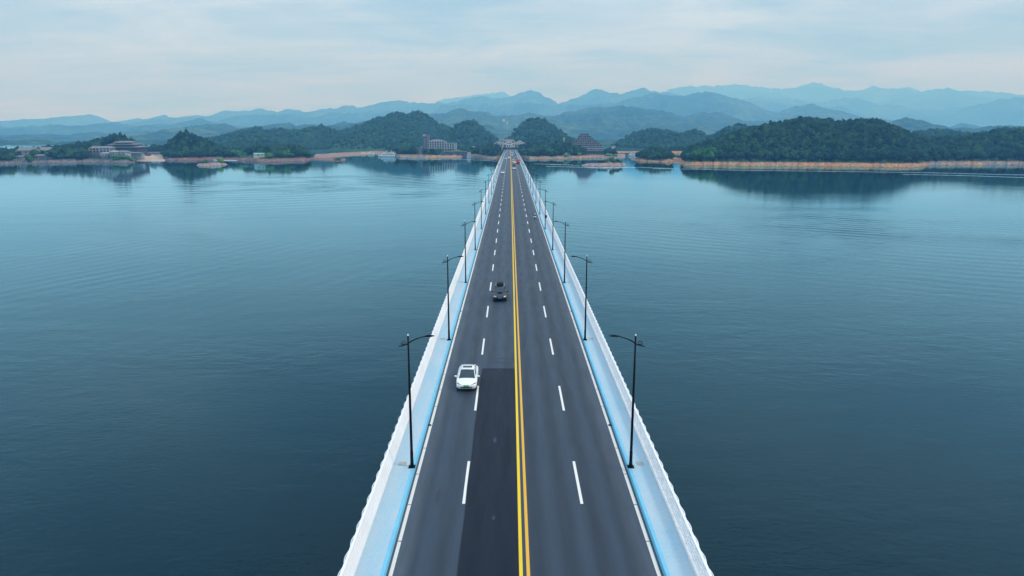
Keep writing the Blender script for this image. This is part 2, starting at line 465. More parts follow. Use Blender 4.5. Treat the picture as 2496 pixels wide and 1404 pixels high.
# ------------------------------------------------------------------ water
def water_mat():
    m, N, b = mat_new('lake_water')
    g = N.n('ShaderNodeNewGeometry'); P = g.outputs['Position']
    n1 = N.noise(N.mapping(P, scale=(0.55, 1.0, 1), rot=(0, 0, R(8))), 0.42, 6, 0.62, 0.3)
    n2 = N.noise(N.mapping(P, scale=(0.5, 1.0, 1), rot=(0, 0, R(-14))), 0.09, 4, 0.6, 0.6)
    patch = N.noise(N.mapping(P, scale=(0.6, 1.0, 1), rot=(0, 0, R(12))), 0.011, 4, 0.55, 0.6)
    amp = N.ramp(patch, [(0.38, 0.12), (0.60, 1.0)])
    h = N.math('MULTIPLY', N.math('ADD', N.math('MULTIPLY', n1, 0.62), N.math('MULTIPLY', n2, 0.8)), amp)
    h = N.math('ADD', h, N.math('MULTIPLY', N.noise(N.mapping(P, scale=(0.5, 1, 1), rot=(0, 0, R(25))), 1.7, 3, 0.6), 0.10))
    # wave trains left by boats: rings spreading from a point, masked by distance
    def train(cx_, cy_, lam, mx_, my_, rad, a):
        mp = N.mapping(P, loc=(-cx_, -cy_, -WATER))
        ln = N.n('ShaderNodeVectorMath', operation='LENGTH'); N.l(mp, ln.inputs[0])
        d = ln.outputs['Value']
        warp = N.math('MULTIPLY', N.noise(P, 0.02, 2), lam * 1.3)
        w = N.math('SINE', N.math('MULTIPLY', N.math('ADD', d, warp), 2 * math.pi / lam))
        m2 = N.mapping(P, loc=(-mx_, -my_, -WATER))
        l2 = N.n('ShaderNodeVectorMath', operation='LENGTH'); N.l(m2, l2.inputs[0])
        mk = N.ramp(N.math('DIVIDE', l2.outputs['Value'], rad), [(0.0, 1.0), (0.45, 0.8), (1.0, 0.0)])
        fade = N.ramp(N.noise(P, 0.03, 3), [(0.35, 0.2), (0.65, 1.0)])
        return N.math('MULTIPLY', N.math('MULTIPLY', N.math('MULTIPLY', w, mk), fade), a)
    t1 = train(X_at(540, 820), 880, 15.0, -120, 470, 190, 0.36)
    t2 = train(420, 760, 7.0, 110, 255, 120, 0.24)
    t3 = train(-650, 420, 6.0, -95, 190, 90, 0.09)
    sy = N.n('ShaderNodeSeparateXYZ'); N.l(P, sy.inputs[0])
    wind = N.ramp(N.math('DIVIDE', sy.outputs[1], 900.0), [(0.0, 1.0), (0.20, 0.55), (0.42, 0.17), (0.65, 0.06), (0.95, 0.035)])
    h = N.math('MULTIPLY', N.math('MULTIPLY', h, wind), 1.8)
    h = N.math('ADD', N.math('ADD', h, t1), N.math('ADD', t2, t3))
    bp = N.n('ShaderNodeBump', i_Strength=1.0, i_Distance=0.20); N.l(h, bp.inputs['Height'])
    t = N.t; t.nodes.remove(b)
    fr = N.n('ShaderNodeFresnel', i_IOR=1.333); N.l(bp.outputs[0], fr.inputs['Normal'])
    df = N.n('ShaderNodeBsdfDiffuse'); df.inputs['Color'].default_value = (0.0006, 0.012, 0.021, 1)
    gl = N.n('ShaderNodeBsdfGlossy', i_Roughness=0.05); gl.inputs['Color'].default_value = (0.51, 0.86, 1.0, 1); N.l(bp.outputs[0], gl.inputs['Normal'])
    mx = N.n('ShaderNodeMixShader'); N.l(N.math('MULTIPLY', N.math('POWER', fr.outputs[0], 1.2), 1.60, clamp=True), mx.inputs[0]); N.l(df.outputs[0], mx.inputs[1]); N.l(gl.outputs[0], mx.inputs[2])
    N.l(mx.outputs[0], t.nodes['Material Output'].inputs['Surface'])
    return m
M['water'] = water_mat()
XW = 20500
mesh_np('water', [(-XW, -2500, WATER), (XW, -2500, WATER), (XW, 20300, WATER), (-XW, 20300, WATER)], [(0, 1, 2, 3)], M['water'])
bpy.data.objects['water']['kind'] = 'structure'

# ------------------------------------------------------------------ haze
def haze():
    m = bpy.data.materials.new('haze_air'); m.use_nodes = True
    N = NT(m.node_tree); m.node_tree.nodes.clear()
    o = N.n('ShaderNodeOutputMaterial')
    v = N.n('ShaderNodeVolumePrincipled')
    v.inputs['Color'].default_value = (0.19, 0.54, 1.0, 1)
    v.inputs['Absorption Color'].default_value = (1, 1, 1, 1)
    v.inputs['Density'].default_value = HAZE
    v.inputs['Anisotropy'].default_value = 0.0
    N.l(v.outputs[0], o.inputs['Volume'])
    b = MB().box(-21500, 21500, -3500, 20800, WATER - 9, 1380)
    ob = b.build('haze', m)
    ob['kind'] = 'stuff'; ob['label'] = 'thin blue haze in the air over the lake and hills'; ob['category'] = 'haze'
HAZE = 2.0e-4
haze()

# ------------------------------------------------------------------ far ridges
def ridge(pts, Y, wf, wb, cell, seed, name='hill', rough=1.0, mat=None, yvar=0.0):
    if Y > 2300:
        k_ = 1.22 + 0.38 * min(1.0, max(0.0, (Y - 3000) / 4500.0)); Y *= k_; wf *= k_; wb *= k_; cell = cell * 1.15
    x0 = X_at(pts[0][0], Y, 0); x1 = X_at(pts[-1][0], Y, 0)
    nx = int((x1 - x0) / cell) + 1
    X = np.linspace(x0, x1, nx)
    px = VX + X * F / (Y * math.cos(TH) + H * math.sin(TH))
    py = interp(pts, px)
    Zc = H - Y * np.tan(TH + np.arctan((py - 702) / F))
    # tree-scale roughness on the crest
    pxm = Y / F
    Zc = Zc + (fbm(X / (pxm * 34), X * 0 + seed, seed, 3, 0.6) * 5.0 + fbm(X / (pxm * 9), X * 0 + seed + 4, seed + 3, 4, 0.75) * 3.6) * pxm * rough
    t = np.concatenate([np.linspace(-1, 0, int(wf / cell) + 1), np.linspace(0, 1, max(6, int(wb / cell / 3)))[1:]])
    T, XX = np.meshgrid(t, X, indexing='ij')
    YY = Y + np.where(T < 0, T * wf, T * wb)
    YY = YY + fbm(XX / (wf * 0.9), XX * 0 + 3.3, seed + 5, 3) * wf * yvar
    base = WATER - 2
    hh = (Zc[None, :] - base)
    a = np.abs(T)
    lam = wf * 0.55
    sp = ridged((XX + 0.35 * YY) / lam, (YY - 0.2 * XX) / lam, seed + 2, 5)
    te = np.clip(a * (1 + 1.05 * sp * (1 - a * 0.5)) , 0, 1.2)
    prof = 1 - te ** 1.12
    prof = np.where(a < 1e-6, 1.0, np.minimum(prof, 1 - a * 0.10))
    Z = base + hh * prof + fbm(XX / (cell * 3.2), YY / (cell * 3.2), seed + 9, 3, 0.6) * cell * 0.5 * rough * (a > 0)
    Z = np.where(a >= 0.999, base - 1, np.maximum(Z, base - 1))
    V = np.stack([XX, YY, Z], -1).reshape(-1, 3)
    nt = len(t)
    idx = np.arange(nt * nx).reshape(nt, nx)
    Fc = np.stack([idx[:-1, :-1], idx[:-1, 1:], idx[1:, 1:], idx[1:, :-1]], -1).reshape(-1, 4)
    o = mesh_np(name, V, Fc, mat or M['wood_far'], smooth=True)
    o['kind'] = 'structure'
    return V.reshape(nt, nx, 3), t

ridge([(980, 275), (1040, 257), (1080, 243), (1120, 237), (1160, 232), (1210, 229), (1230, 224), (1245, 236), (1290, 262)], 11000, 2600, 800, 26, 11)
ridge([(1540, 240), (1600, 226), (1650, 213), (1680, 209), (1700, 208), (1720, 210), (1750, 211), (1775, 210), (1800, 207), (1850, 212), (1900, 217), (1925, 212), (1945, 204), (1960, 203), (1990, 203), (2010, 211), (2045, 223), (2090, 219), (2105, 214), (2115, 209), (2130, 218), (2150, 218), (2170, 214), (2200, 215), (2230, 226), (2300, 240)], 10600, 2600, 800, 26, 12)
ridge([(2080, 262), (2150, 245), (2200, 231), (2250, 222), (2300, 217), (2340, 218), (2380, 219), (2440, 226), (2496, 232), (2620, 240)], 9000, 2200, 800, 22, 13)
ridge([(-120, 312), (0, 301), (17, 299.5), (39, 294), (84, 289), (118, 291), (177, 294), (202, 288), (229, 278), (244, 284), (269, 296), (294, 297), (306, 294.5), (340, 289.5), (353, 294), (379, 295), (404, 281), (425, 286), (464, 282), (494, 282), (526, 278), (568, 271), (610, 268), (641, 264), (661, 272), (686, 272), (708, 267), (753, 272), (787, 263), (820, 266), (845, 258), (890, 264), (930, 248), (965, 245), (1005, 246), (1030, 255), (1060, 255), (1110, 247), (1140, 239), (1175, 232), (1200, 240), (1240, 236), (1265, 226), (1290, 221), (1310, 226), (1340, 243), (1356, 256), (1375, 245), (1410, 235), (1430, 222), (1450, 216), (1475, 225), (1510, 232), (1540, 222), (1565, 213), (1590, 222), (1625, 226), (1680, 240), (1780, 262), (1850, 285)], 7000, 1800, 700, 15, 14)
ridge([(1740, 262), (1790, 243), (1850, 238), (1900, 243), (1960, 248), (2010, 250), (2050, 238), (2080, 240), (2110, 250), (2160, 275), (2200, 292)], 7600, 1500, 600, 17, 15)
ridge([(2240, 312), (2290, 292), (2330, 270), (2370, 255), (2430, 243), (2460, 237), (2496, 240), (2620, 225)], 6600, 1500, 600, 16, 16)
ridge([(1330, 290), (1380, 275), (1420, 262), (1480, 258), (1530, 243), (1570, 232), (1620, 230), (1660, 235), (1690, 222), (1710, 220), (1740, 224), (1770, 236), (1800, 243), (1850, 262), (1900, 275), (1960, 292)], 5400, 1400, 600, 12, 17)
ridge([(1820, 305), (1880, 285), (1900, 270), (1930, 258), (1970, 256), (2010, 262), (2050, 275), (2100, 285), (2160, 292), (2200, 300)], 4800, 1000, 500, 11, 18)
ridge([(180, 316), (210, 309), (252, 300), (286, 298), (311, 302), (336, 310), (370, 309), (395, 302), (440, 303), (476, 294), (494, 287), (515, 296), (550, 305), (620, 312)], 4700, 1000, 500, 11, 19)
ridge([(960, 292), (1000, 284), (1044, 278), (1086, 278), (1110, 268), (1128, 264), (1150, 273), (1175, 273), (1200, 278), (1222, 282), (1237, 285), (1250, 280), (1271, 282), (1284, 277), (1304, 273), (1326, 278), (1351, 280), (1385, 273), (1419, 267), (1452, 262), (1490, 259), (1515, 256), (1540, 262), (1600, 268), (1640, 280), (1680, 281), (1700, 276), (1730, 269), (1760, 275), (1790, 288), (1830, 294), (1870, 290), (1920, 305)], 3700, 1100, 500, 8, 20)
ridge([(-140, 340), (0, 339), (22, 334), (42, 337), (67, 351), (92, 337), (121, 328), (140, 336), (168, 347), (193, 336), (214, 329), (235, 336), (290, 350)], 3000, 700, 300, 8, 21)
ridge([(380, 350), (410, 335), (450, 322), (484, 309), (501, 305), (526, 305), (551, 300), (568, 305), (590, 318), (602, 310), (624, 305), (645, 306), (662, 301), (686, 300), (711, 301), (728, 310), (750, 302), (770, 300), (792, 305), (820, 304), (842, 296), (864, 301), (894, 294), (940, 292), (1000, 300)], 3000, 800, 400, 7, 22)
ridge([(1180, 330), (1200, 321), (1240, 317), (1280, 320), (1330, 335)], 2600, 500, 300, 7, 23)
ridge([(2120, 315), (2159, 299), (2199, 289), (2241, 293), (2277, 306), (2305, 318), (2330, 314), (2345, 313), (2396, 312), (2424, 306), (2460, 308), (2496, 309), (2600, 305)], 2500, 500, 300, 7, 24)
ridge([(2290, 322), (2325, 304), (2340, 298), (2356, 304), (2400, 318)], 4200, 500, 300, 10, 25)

# foothill spurs in front of the traced crests
def foothill(px0, px1, y0, y1, amp, lam, Y, seed, cell=10):
    px = np.linspace(px0, px1, int((px1 - px0) / 4))
    n = fbm(px / lam, px * 0 + seed, seed, 4, 0.55)
    e = np.clip(np.minimum(px - px0, px1 - px) / 60.0, 0, 1)
    py = y0 + (y1 - y0) * (px - px0) / (px1 - px0) - amp * n + (1 - e) * 26
    ridge(list(zip(px.tolist(), py.tolist())), Y, Y * .17, Y * .06, cell, seed)
foothill(300, 1050, 298, 268, 13, 60, 5900, 41)
foothill(1020, 1560, 258, 252, 13, 55, 6000, 42)
foothill(1560, 2150, 262, 272, 14, 60, 6700, 43, 12)
foothill(2050, 2640, 262, 262, 15, 80, 7200, 44, 13)
foothill(-150, 520, 312, 308, 11, 55, 4700, 45, 9)
foothill(1240, 1760, 290, 298, 12, 50, 3200, 46, 7)
foothill(1700, 2200, 300, 296, 11, 50, 4000, 47, 8)
foothill(1000, 1260, 302, 306, 9, 40, 2700, 48, 7)
foothill(-120, 420, 330, 326, 12, 45, 3300, 49, 8)
foothill(1190, 1960, 340, 342, 6, 40, 2150, 51, 7)
foothill(-200, 480, 343, 346, 8, 40, 2250, 50, 7)

# ------------------------------------------------------------------ crowns
def ico(sub):
    import bmesh
    bm = bmesh.new(); bmesh.ops.create_icosphere(bm, subdivisions=sub, radius=1.0)
    v = np.array([q.co[:] for q in bm.verts]); f = np.array([[q.index for q in p.verts] for p in bm.faces]); bm.free()
    return v, f
ICO1, ICO2 = ico(1), ico(2)
def noise3(v, s, seed):
    return np.array([mnoise.noise(Vector((p[0] * s + seed * 7.1, p[1] * s - seed * 3.3, p[2] * s + seed))) for p in v])
def crown_variants(base, n, s=1.6, amp=0.5, seed=0, sharp=False):
    out = []
    for k in range(n):
        v, f = base
        d = 1 + amp * noise3(v, s, seed + k) + amp * 0.6 * noise3(v, s * 2.7, seed + k + 50)
        if sharp: d = d * (1 + 0.12 * np.random.RandomState(seed + k).randn(len(v)))
        out.append((v * d[:, None], f))
    return out
def merged_crowns(name, pos, size, variants, mat, seed=1, squash=0.85):
    rs = np.random.RandomState(seed)
    vs = []; fs = []; off = 0
    for (p, s) in zip(pos, size):
        v, f = variants[rs.randint(len(variants))]
        a = rs.rand() * 6.283
        c, sn = math.cos(a), math.sin(a)
        q = np.empty_like(v)
        q[:, 0] = (v[:, 0] * c - v[:, 1] * sn) * s; q[:, 1] = (v[:, 0] * sn + v[:, 1] * c) * s
        q[:, 2] = v[:, 2] * s * squash * (0.85 + 0.5 * rs.rand())
        vs.append(q + np.array(p)); fs.append(f + off); off += len(v)
    return mesh_np(name, np.concatenate(vs), np.concatenate(fs), mat, smooth=False)
VAR1 = crown_variants(ICO1, 14, 1.7, 0.55, 3, True)
VAR2 = crown_variants(ICO2, 10, 1.9, 0.75, 30, True)

def wooded_ridge(pts, Y, wf, wb, cell, seed, spacing, name_label):
    (V, t) = ridge([(a, b + 7 * 1750 / Y * 0.45) for a, b in pts], Y, wf, wb, cell, seed, rough=0.25, mat=M['wood_mid'])
    rs = np.random.RandomState(seed)
    sel = []
    nt, nx, _ = V.shape
    dens = cell * cell / spacing ** 2
    cells_t = np.abs(np.gradient(V[:, 0, 1]))
    for i in range(nt):
        if t[i] > 0.12: break
        k = rs.poisson(dens * cells_t[i] / cell, nx)
        for j in np.nonzero(k)[0]:
            for _ in range(min(k[j], 3)):
                jj = min(nx - 1, max(0, j))
                p = V[i, jj] + np.array([rs.uniform(-.5, .5) * cell, rs.uniform(-.5, .5) * cell, 0])
                if p[2] > WATER + 4: sel.append(p)
    sel = np.array(sel)
    size = spacing * (0.42 + 0.34 * rs.rand(len(sel)) ** 1.5)
    sel[:, 2] += size * 0.35
    o = merged_crowns('forest', sel, size, VAR1, M['wood_mid'], seed)
    o['kind'] = 'stuff'; o['label'] = name_label; o['category'] = 'forest'
    return len(sel)
NW = 0
NW += wooded_ridge([(800, 330), (834, 319), (850, 316), (884, 304), (908, 294), (925, 286), (945, 284), (956, 277), (973, 273), (992, 279), (1007, 275), (1020, 273), (1036, 278), (1052, 289), (1069, 300), (1094, 310), (1120, 322), (1150, 345)], 1750, 480, 160, 6, 31, 7.0, 'dense woodland covering the twin-topped hill behind the tower hotel')
NW += wooded_ridge([(1080, 330), (1094, 316), (1111, 309), (1128, 299), (1150, 294), (1167, 302), (1179, 314), (1200, 330), (1216, 350)], 1560, 300, 120, 6, 32, 7.0, 'dense woodland on the small steep hill beside the tower hotel')
NW += wooded_ridge([(500, 362), (531, 349), (551, 332), (577, 322), (602, 315), (632, 311), (652, 319), (669, 315), (694, 314), (711, 314), (728, 320), (745, 315), (762, 309), (784, 307), (804, 312), (820, 319), (860, 332), (900, 350)], 1600, 420, 160, 6, 33, 7.0, 'dense woodland on the low rolling hills behind the green shed')
NW += wooded_ridge([(1222, 350), (1240, 336), (1255, 319), (1271, 304), (1291, 291), (1308, 288), (1321, 290), (1340, 302), (1360, 315), (1378, 327), (1400, 342), (1420, 355)], 1500, 280, 130, 6, 34, 6.6, 'dense woodland on the cone-shaped hill right behind the bridge end')
NW += wooded_ridge([(1480, 362), (1499, 347), (1520, 341), (1536, 327), (1562, 319), (1595, 315), (1628, 319), (1655, 328), (1674, 321), (1688, 315), (1707, 321), (1720, 330), (1745, 345), (1780, 365)], 1550, 260, 120, 6, 35, 6.6, 'dense woodland on the hill behind the round islet')
NW += wooded_ridge([(1700, 350), (1736, 328), (1757, 315), (1784, 302), (1797, 299), (1817, 306), (1850, 318), (1900, 340)], 1380, 240, 120, 6, 36, 6.6, 'dense woodland rising behind the slope of the large wooded hill')
NW += wooded_ridge([(2170, 345), (2226, 322), (2268, 315), (2305, 317), (2350, 325), (2400, 322), (2430, 313), (2496, 311), (2600, 310)], 1350, 240, 120, 6, 37, 6.6, 'dense woodland behind the second wooded hill')

# ------------------------------------------------------------------ near land (shores)
class Land:
    def __init__(s, wl, sil, dc, back, bank_h, mat, seed, tree=9.0, wbk=14.0, step=2.0, name='shore', rough=1.0, bankend=None):
        s.wl = wl; s.sil = sil; s.dc = dc; s.back = back; s.bh = bank_h; s.tree = tree; s.wbk = wbk
        s.p0, s.p1 = wl[0][0], wl[-1][0]; s.seed = seed; s.rough = rough
        n = int((s.p1 - s.p0) / step) + 1
        px = np.linspace(s.p0, s.p1, n)
        t = np.unique(np.concatenate([np.linspace(-6, wbk, 14), np.linspace(wbk, dc, 20), np.linspace(dc, dc + back, 12)]))
        PX, T = np.meshgrid(px, t)
        Z = s.z(PX, T); Yf = s.yf(PX); Y = Yf + T
        X = (PX - VX) * (Y * math.cos(TH) + (H + 8) * math.sin(TH)) / F
        V = np.stack([X, Y, Z], -1).reshape(-1, 3)
        idx = np.arange(PX.size).reshape(PX.shape)
        Fc = np.stack([idx[:-1, :-1], idx[:-1, 1:], idx[1:, 1:], idx[1:, :-1]], -1).reshape(-1, 4)
        o = mesh_np(name, V, Fc, mat, smooth=True); o['kind'] = 'structure'
        s.o = o
    def yf(s, px):
        py = interp(s.wl, px)
        return (H - WATER) / np.tan(TH + np.arctan((py - 702) / F)) + fbm(px / 14.0, px * 0, s.seed + 70, 3) * 4.0
    def z(s, px, t):
        px = np.asarray(px, float); t = np.asarray(t, float)
        Yc = s.yf(px) + s.dc
        zc = H - Yc * np.tan(TH + np.arctan((interp(s.sil, px) - 702) / F)) - s.tree
        zb = WATER + s.bh * (1 + 0.55 * fbm(px / 9.0, px * 0 + 1, s.seed, 3))
        zb = np.minimum(zb, np.maximum(zc, WATER + 0.8)); zc = np.maximum(zc, zb)
        e = np.clip(np.minimum(px - s.p0, s.p1 - px) / 10.0, 0, 1) ** 0.6
        a = np.clip((t + 6) / (s.wbk + 6), 0, 1)
        bank = (WATER - 1.5) + (zb - WATER + 1.5) * np.sin(a * math.pi / 2) ** 0.8
        u = np.clip((t - s.wbk) / (s.dc - s.wbk), 0, 1)
        up = (zc - zb) * np.sin(u * math.pi / 2) ** 1.05
        zz = bank + up
        b = np.clip((t - s.dc) / s.back, 0, 1)
        zz = zz - (zc - WATER + 2) * (1 - np.cos(b * math.pi / 2)) ** 1.0
        zz = zz + s.rough * 0.7 * fbm(px * 0.45, t * 0.22, s.seed + 4, 4, 0.6) * np.clip(a * 2, 0, 1) * (b < 1)
        return (WATER - 1.5) + (zz - WATER + 1.5) * e
    def at(s, px, t):
        Y = float(s.yf(px)) + t; z = float(s.z(px, t))
        return X_at(px, Y, -8.0), Y, z

LEFT = Land([(-90, 402), (0, 400), (70, 399), (150, 397), (230, 395.5), (262, 397), (300, 398), (326, 396), (338, 387), (400, 386.5), (412, 391), (440, 391)],
            [(-90, 364), (0, 363), (60, 363), (120, 358), (170, 352), (205, 346), (250, 340), (285, 332), (320, 345), (340, 356), (400, 354), (440, 352)], 120, 70, 3.8, L_GREY, 101)
KNOLL = Land([(392, 391), (452, 391.6), (494, 390), (546, 389.5), (598, 391)],
             [(392, 362), (405, 356), (418, 342), (430, 331), (445, 326), (460, 324), (475, 327), (490, 333), (510, 340), (530, 351), (550, 361), (598, 373)], 75, 60, 3.0, L_RED, 102)
SPIT = Land([(540, 389.8), (598, 391.6), (629, 395), (660, 395), (686, 394), (762, 391), (820, 394), (848, 392.8)],
            [(540, 364), (580, 360), (615, 357), (650, 358), (700, 353), (730, 353), (752, 366), (765, 379), (800, 384), (848, 391)], 70, 40, 3.5, L_RED, 103)
MAIN = Land([(760, 388), (800, 385), (867, 380), (918, 376.5), (950, 380), (975, 384), (1052, 385), (1110, 384.3), (1145, 382), (1160, 382), (1187, 386), (1230, 387.5), (1268, 385), (1290, 387.5), (1360, 387.5), (1435, 385), (1480, 385), (1511, 386), (1530, 386)],
            [(760, 372), (820, 365), (870, 360), (950, 358), (1000, 356), (1060, 356), (1150, 355), (1190, 352), (1240, 354), (1270, 353), (1300, 347), (1340, 344), (1400, 344), (1440, 350), (1480, 352), (1500, 360), (1530, 372)], 130, 160, 3.4, L_MIX, 104)
FARB = Land([(1490, 372.5), (1553, 372.5), (1610, 373), (1680, 374)], [(1490, 362), (1553, 361), (1680, 356)], 60, 40, 7.0, L_OR, 105, tree=6)
ISLET = Land([(1533, 389), (1553, 393), (1604, 394.8), (1652, 396), (1672, 397)],
             [(1533, 386), (1550, 376), (1558, 366), (1570, 359), (1590, 356), (1610, 358), (1630, 364), (1645, 376), (1655, 386), (1672, 390)], 38, 34, 3.4, L_OR, 106)
BIG = Land([(1636, 397), (1652, 400), (1683, 403), (1760, 403), (1850, 404), (2000, 405), (2100, 406), (2200, 407.5), (2240, 406.5), (2262, 404)],
           [(1636, 392), (1652, 382), (1661, 374), (1674, 356), (1703, 347), (1729, 339), (1758, 328), (1803, 312), (1840, 306), (1876, 298), (1913, 291), (1932, 287), (1969, 283), (1996, 288), (2024, 293), (2060, 293), (2095, 286), (2135, 289), (2153, 299), (2177, 307), (2204, 317), (2223, 325), (2240, 338), (2262, 356)], 150, 80, 5.2, L_OR, 107)
SECOND = Land([(2225, 404), (2270, 402.3), (2350, 401.5), (2420, 401.5), (2496, 402), (2620, 403)],
              [(2225, 345), (2241, 330), (2277, 333), (2314, 331), (2350, 329), (2387, 322), (2424, 317), (2460, 313), (2496, 313), (2620, 318)], 130, 80, 5.2, L_MIX, 108)
ISL_L = Land([(473, 403.6), (500, 404.6), (530, 403.8), (559, 401)], [(473, 402), (485, 398.2), (500, 397.2), (520, 396), (545, 397), (559, 400.5)], 9, 9, 2.4, L_ISLE, 109, tree=0, wbk=5, step=1)
ISL_R = Land([(1411, 404), (1440, 405), (1490, 405.5), (1520, 404), (1533, 402)], [(1411, 403.5), (1430, 399), (1460, 397.5), (1490, 394.5), (1510, 396), (1525, 399), (1533, 401.5)], 10, 12, 2.6, L_ISLE, 110, tree=0, wbk=5, step=1)

# ------------------------------------------------------------------ single trees
def tree_mesh(seed, kind):
    rs = np.random.RandomState(seed)
    vs = []; fs = []; off = 0
    if kind == 'pine':
        blobs = [((rs.uniform(-.28, .28), rs.uniform(-.28, .28), 0.42 + 0.55 * i / 9), 0.36 - 0.022 * i) for i in range(10)]
    elif kind == 'bush':
        blobs = [((rs.uniform(-.4, .4), rs.uniform(-.4, .4), rs.uniform(.18, .6)), rs.uniform(.26, .40)) for i in range(9)]
    else:
        blobs = [((rs.normal(0, .27), rs.normal(0, .27), 0.42 + 0.42 * rs.rand()), rs.uniform(.19, .33)) for i in range(12)]
    for (c, r) in blobs:
        v, f = VAR1[rs.randint(len(VAR1))]
        vs.append(v * r * np.array([1, 1, .8]) + np.array(c)); fs.append(f + off); off += len(v)
    # loose leaf sprays round the outside
    n = 190
    for i in range(n):
        c, r = blobs[rs.randint(len(blobs))]
        d = rs.randn(3); d /= np.linalg.norm(d)
        p = np.array(c) + d * r * rs.uniform(.85, 1.22)
        a = rs.randn(3) * .05; b = rs.randn(3) * .05
        vs.append(np.array([p - a, p + b, p + a])); fs.append(np.array([[0, 1, 2]]) + off); off += 3
    crown = (np.concatenate(vs), np.concatenate(fs))
    mb = MB()
    mb.tube([(0, 0, -.08), (0.01, 0, .15), (0.0, 0.01, .38), (0.01, 0, .62)], [.035, .028, .02, .009], 7)
    for k in range(4):
        a = rs.rand() * 6.28
        mb.tube([(0, 0, .26 + .07 * k), (.12 * math.cos(a), .12 * math.sin(a), .38 + .07 * k), (.24 * math.cos(a), .24 * math.sin(a), .46 + .07 * k)], [.013, .009, .004], 5)
    return crown, mb
TM = {}
def get_tree(kind, var, matname):
    key = (kind, var, matname)
    if key not in TM:
        crown, mb = tree_mesh(hash_str(kind) + var * 31, kind)
        r = empty('tree'); 
        co = mesh_np('crown', crown[0], crown[1], M[matname], r)
        tr = mb.build('trunk', M['bark'], r)
        TM[key] = (co.data, tr.data)
        for o in (co, tr, r): bpy.data.objects.remove(o)
    return TM[key]
def hash_str(s): return sum(ord(c) * (i + 3) for i, c in enumerate(s)) % 997
NTREE = 0
def put_tree(X, Y, z, h, w, kind, matname, label, group, name='broadleaf_tree'):
    global NTREE
    NTREE += 1
    r = random.Random(int(X * 13 + Y * 7))
    cm, tm = get_tree(kind, r.randrange(5), matname)
    o = empty(name, (X, Y, z), r.uniform(0, 6.28))
    o.scale = (w, w, h)
    tag(o, label, 'bush' if kind == 'bush' else 'tree', group)
    link('crown', cm, o); link('trunk', tm, o)
    return o

def plant(land, px0, px1, t0, t1, spacing, h, n_single, label, group, forest_label, excl=(), seed=1, matf=None, kind='round', mats=('leaf',), name='broadleaf_tree', wmul=1.0, keep=1.0):
    rs = np.random.RandomState(seed)
    cand = []
    t = t0
    while t < t1:
        Y = float(land.yf((px0 + px1) / 2)) + t
        dpx = spacing * F / Y
        px = px0 + rs.rand() * dpx
        while px < px1:
            p = px + rs.uniform(-.35, .35) * dpx; tt = t + rs.uniform(-.35, .35) * spacing
            px += dpx
            if rs.rand() > keep: continue
            if any(a <= p <= b and c <= tt <= d for a, b, c, d in excl): continue
            if not (px0 <= p <= px1): continue
            X, Yy, z = land.at(p, tt)
            if z < WATER + 2.0: continue
            cand.append((X, Yy, z, tt, p))
        t += spacing * 0.9
    cand.sort(key=lambda c: c[3])
    single, rest = cand[:n_single], cand[n_single:]
    for (X, Y, z, tt, p) in single:
        hh = h * rs.uniform(.72, 1.25); ww = spacing * rs.uniform(1.1, 1.6) * wmul
        mt = mats[rs.randint(len(mats))]
        put_tree(X, Y, z - 0.3, hh, ww, kind, mt, label, group, name)
    if rest:
        pos = np.array([[X, Y, z + h * 0.45] for (X, Y, z, tt, p) in rest])
        sz = np.array([spacing * rs.uniform(.42, .78) for _ in rest]) * wmul
        pos[:, 2] += rs.uniform(-1.6, 2.2, len(rest)) * h / 10
        o = merged_crowns('forest', pos, sz, VAR2, matf or M['wood_near'], seed, 1.0)
        tag(o, forest_label, 'forest', None, 'stuff')
    return len(single), len(rest)

# big wooded hill on the right
plant(BIG, 1650, 2256, 15, 168, 4.7, 8.6, 60, 'dark broadleaf tree in the front row of the big wooded hill above the bank', 'trees along the foot of the big wooded hill', 'dense dark wood covering the big hill above the orange bank', seed=5, mats=('leaf', 'leaf', 'pine'))
for (px, t, w, h) in [(1690, 12, 15, 11), (1704, 11, 17, 12), (1718, 13, 18, 13), (1733, 12, 16, 11), (1745, 14, 14, 9), (1712, 20, 16, 12), (1727, 22, 15, 12)]:
    X, Y, z = BIG.at(px, t)
    put_tree(X, Y, z - .4, h, w * .62, 'round', 'bright', 'bright green tree in the clump at the foot of the big wooded hill', 'bright green clump at the foot of the big wooded hill')
plant(SECOND, 2228, 2600, 15, 145, 4.9, 8.6, 34, 'dark broadleaf tree above the bank of the second wooded hill', 'trees along the foot of the second wooded hill', 'dense dark wood covering the second hill at the lake edge', seed=6, mats=('leaf', 'pine'))
plant(ISLET, 1546, 1660, 8, 60, 4.6, 7.5, 14, 'dark bushy tree on the round islet', 'trees on the round islet', 'dense low wood on the round islet', seed=7)
plant(KNOLL, 400, 592, 14, 92, 5.8, 9, 26, 'mid green broadleaf tree on the wooded knoll beside the beach', 'trees on the knoll', 'dense wood covering the knoll beside the beach', seed=8, mats=('leaf', 'leaf', 'leaf', 'pine'))
for (px, t, h, w) in [(432, 62, 8, 8), (440, 66, 10, 7), (445, 68, 13, 6), (458, 68, 15, 6), (462, 74, 12, 6), (474, 70, 9, 8)]:
    X, Y, z = KNOLL.at(px, t)
    put_tree(X, Y, z - 1, h, w, 'pine', 'pine', 'tall dark pine sticking up from the top of the knoll', 'pines on top of the knoll', 'pine_tree')
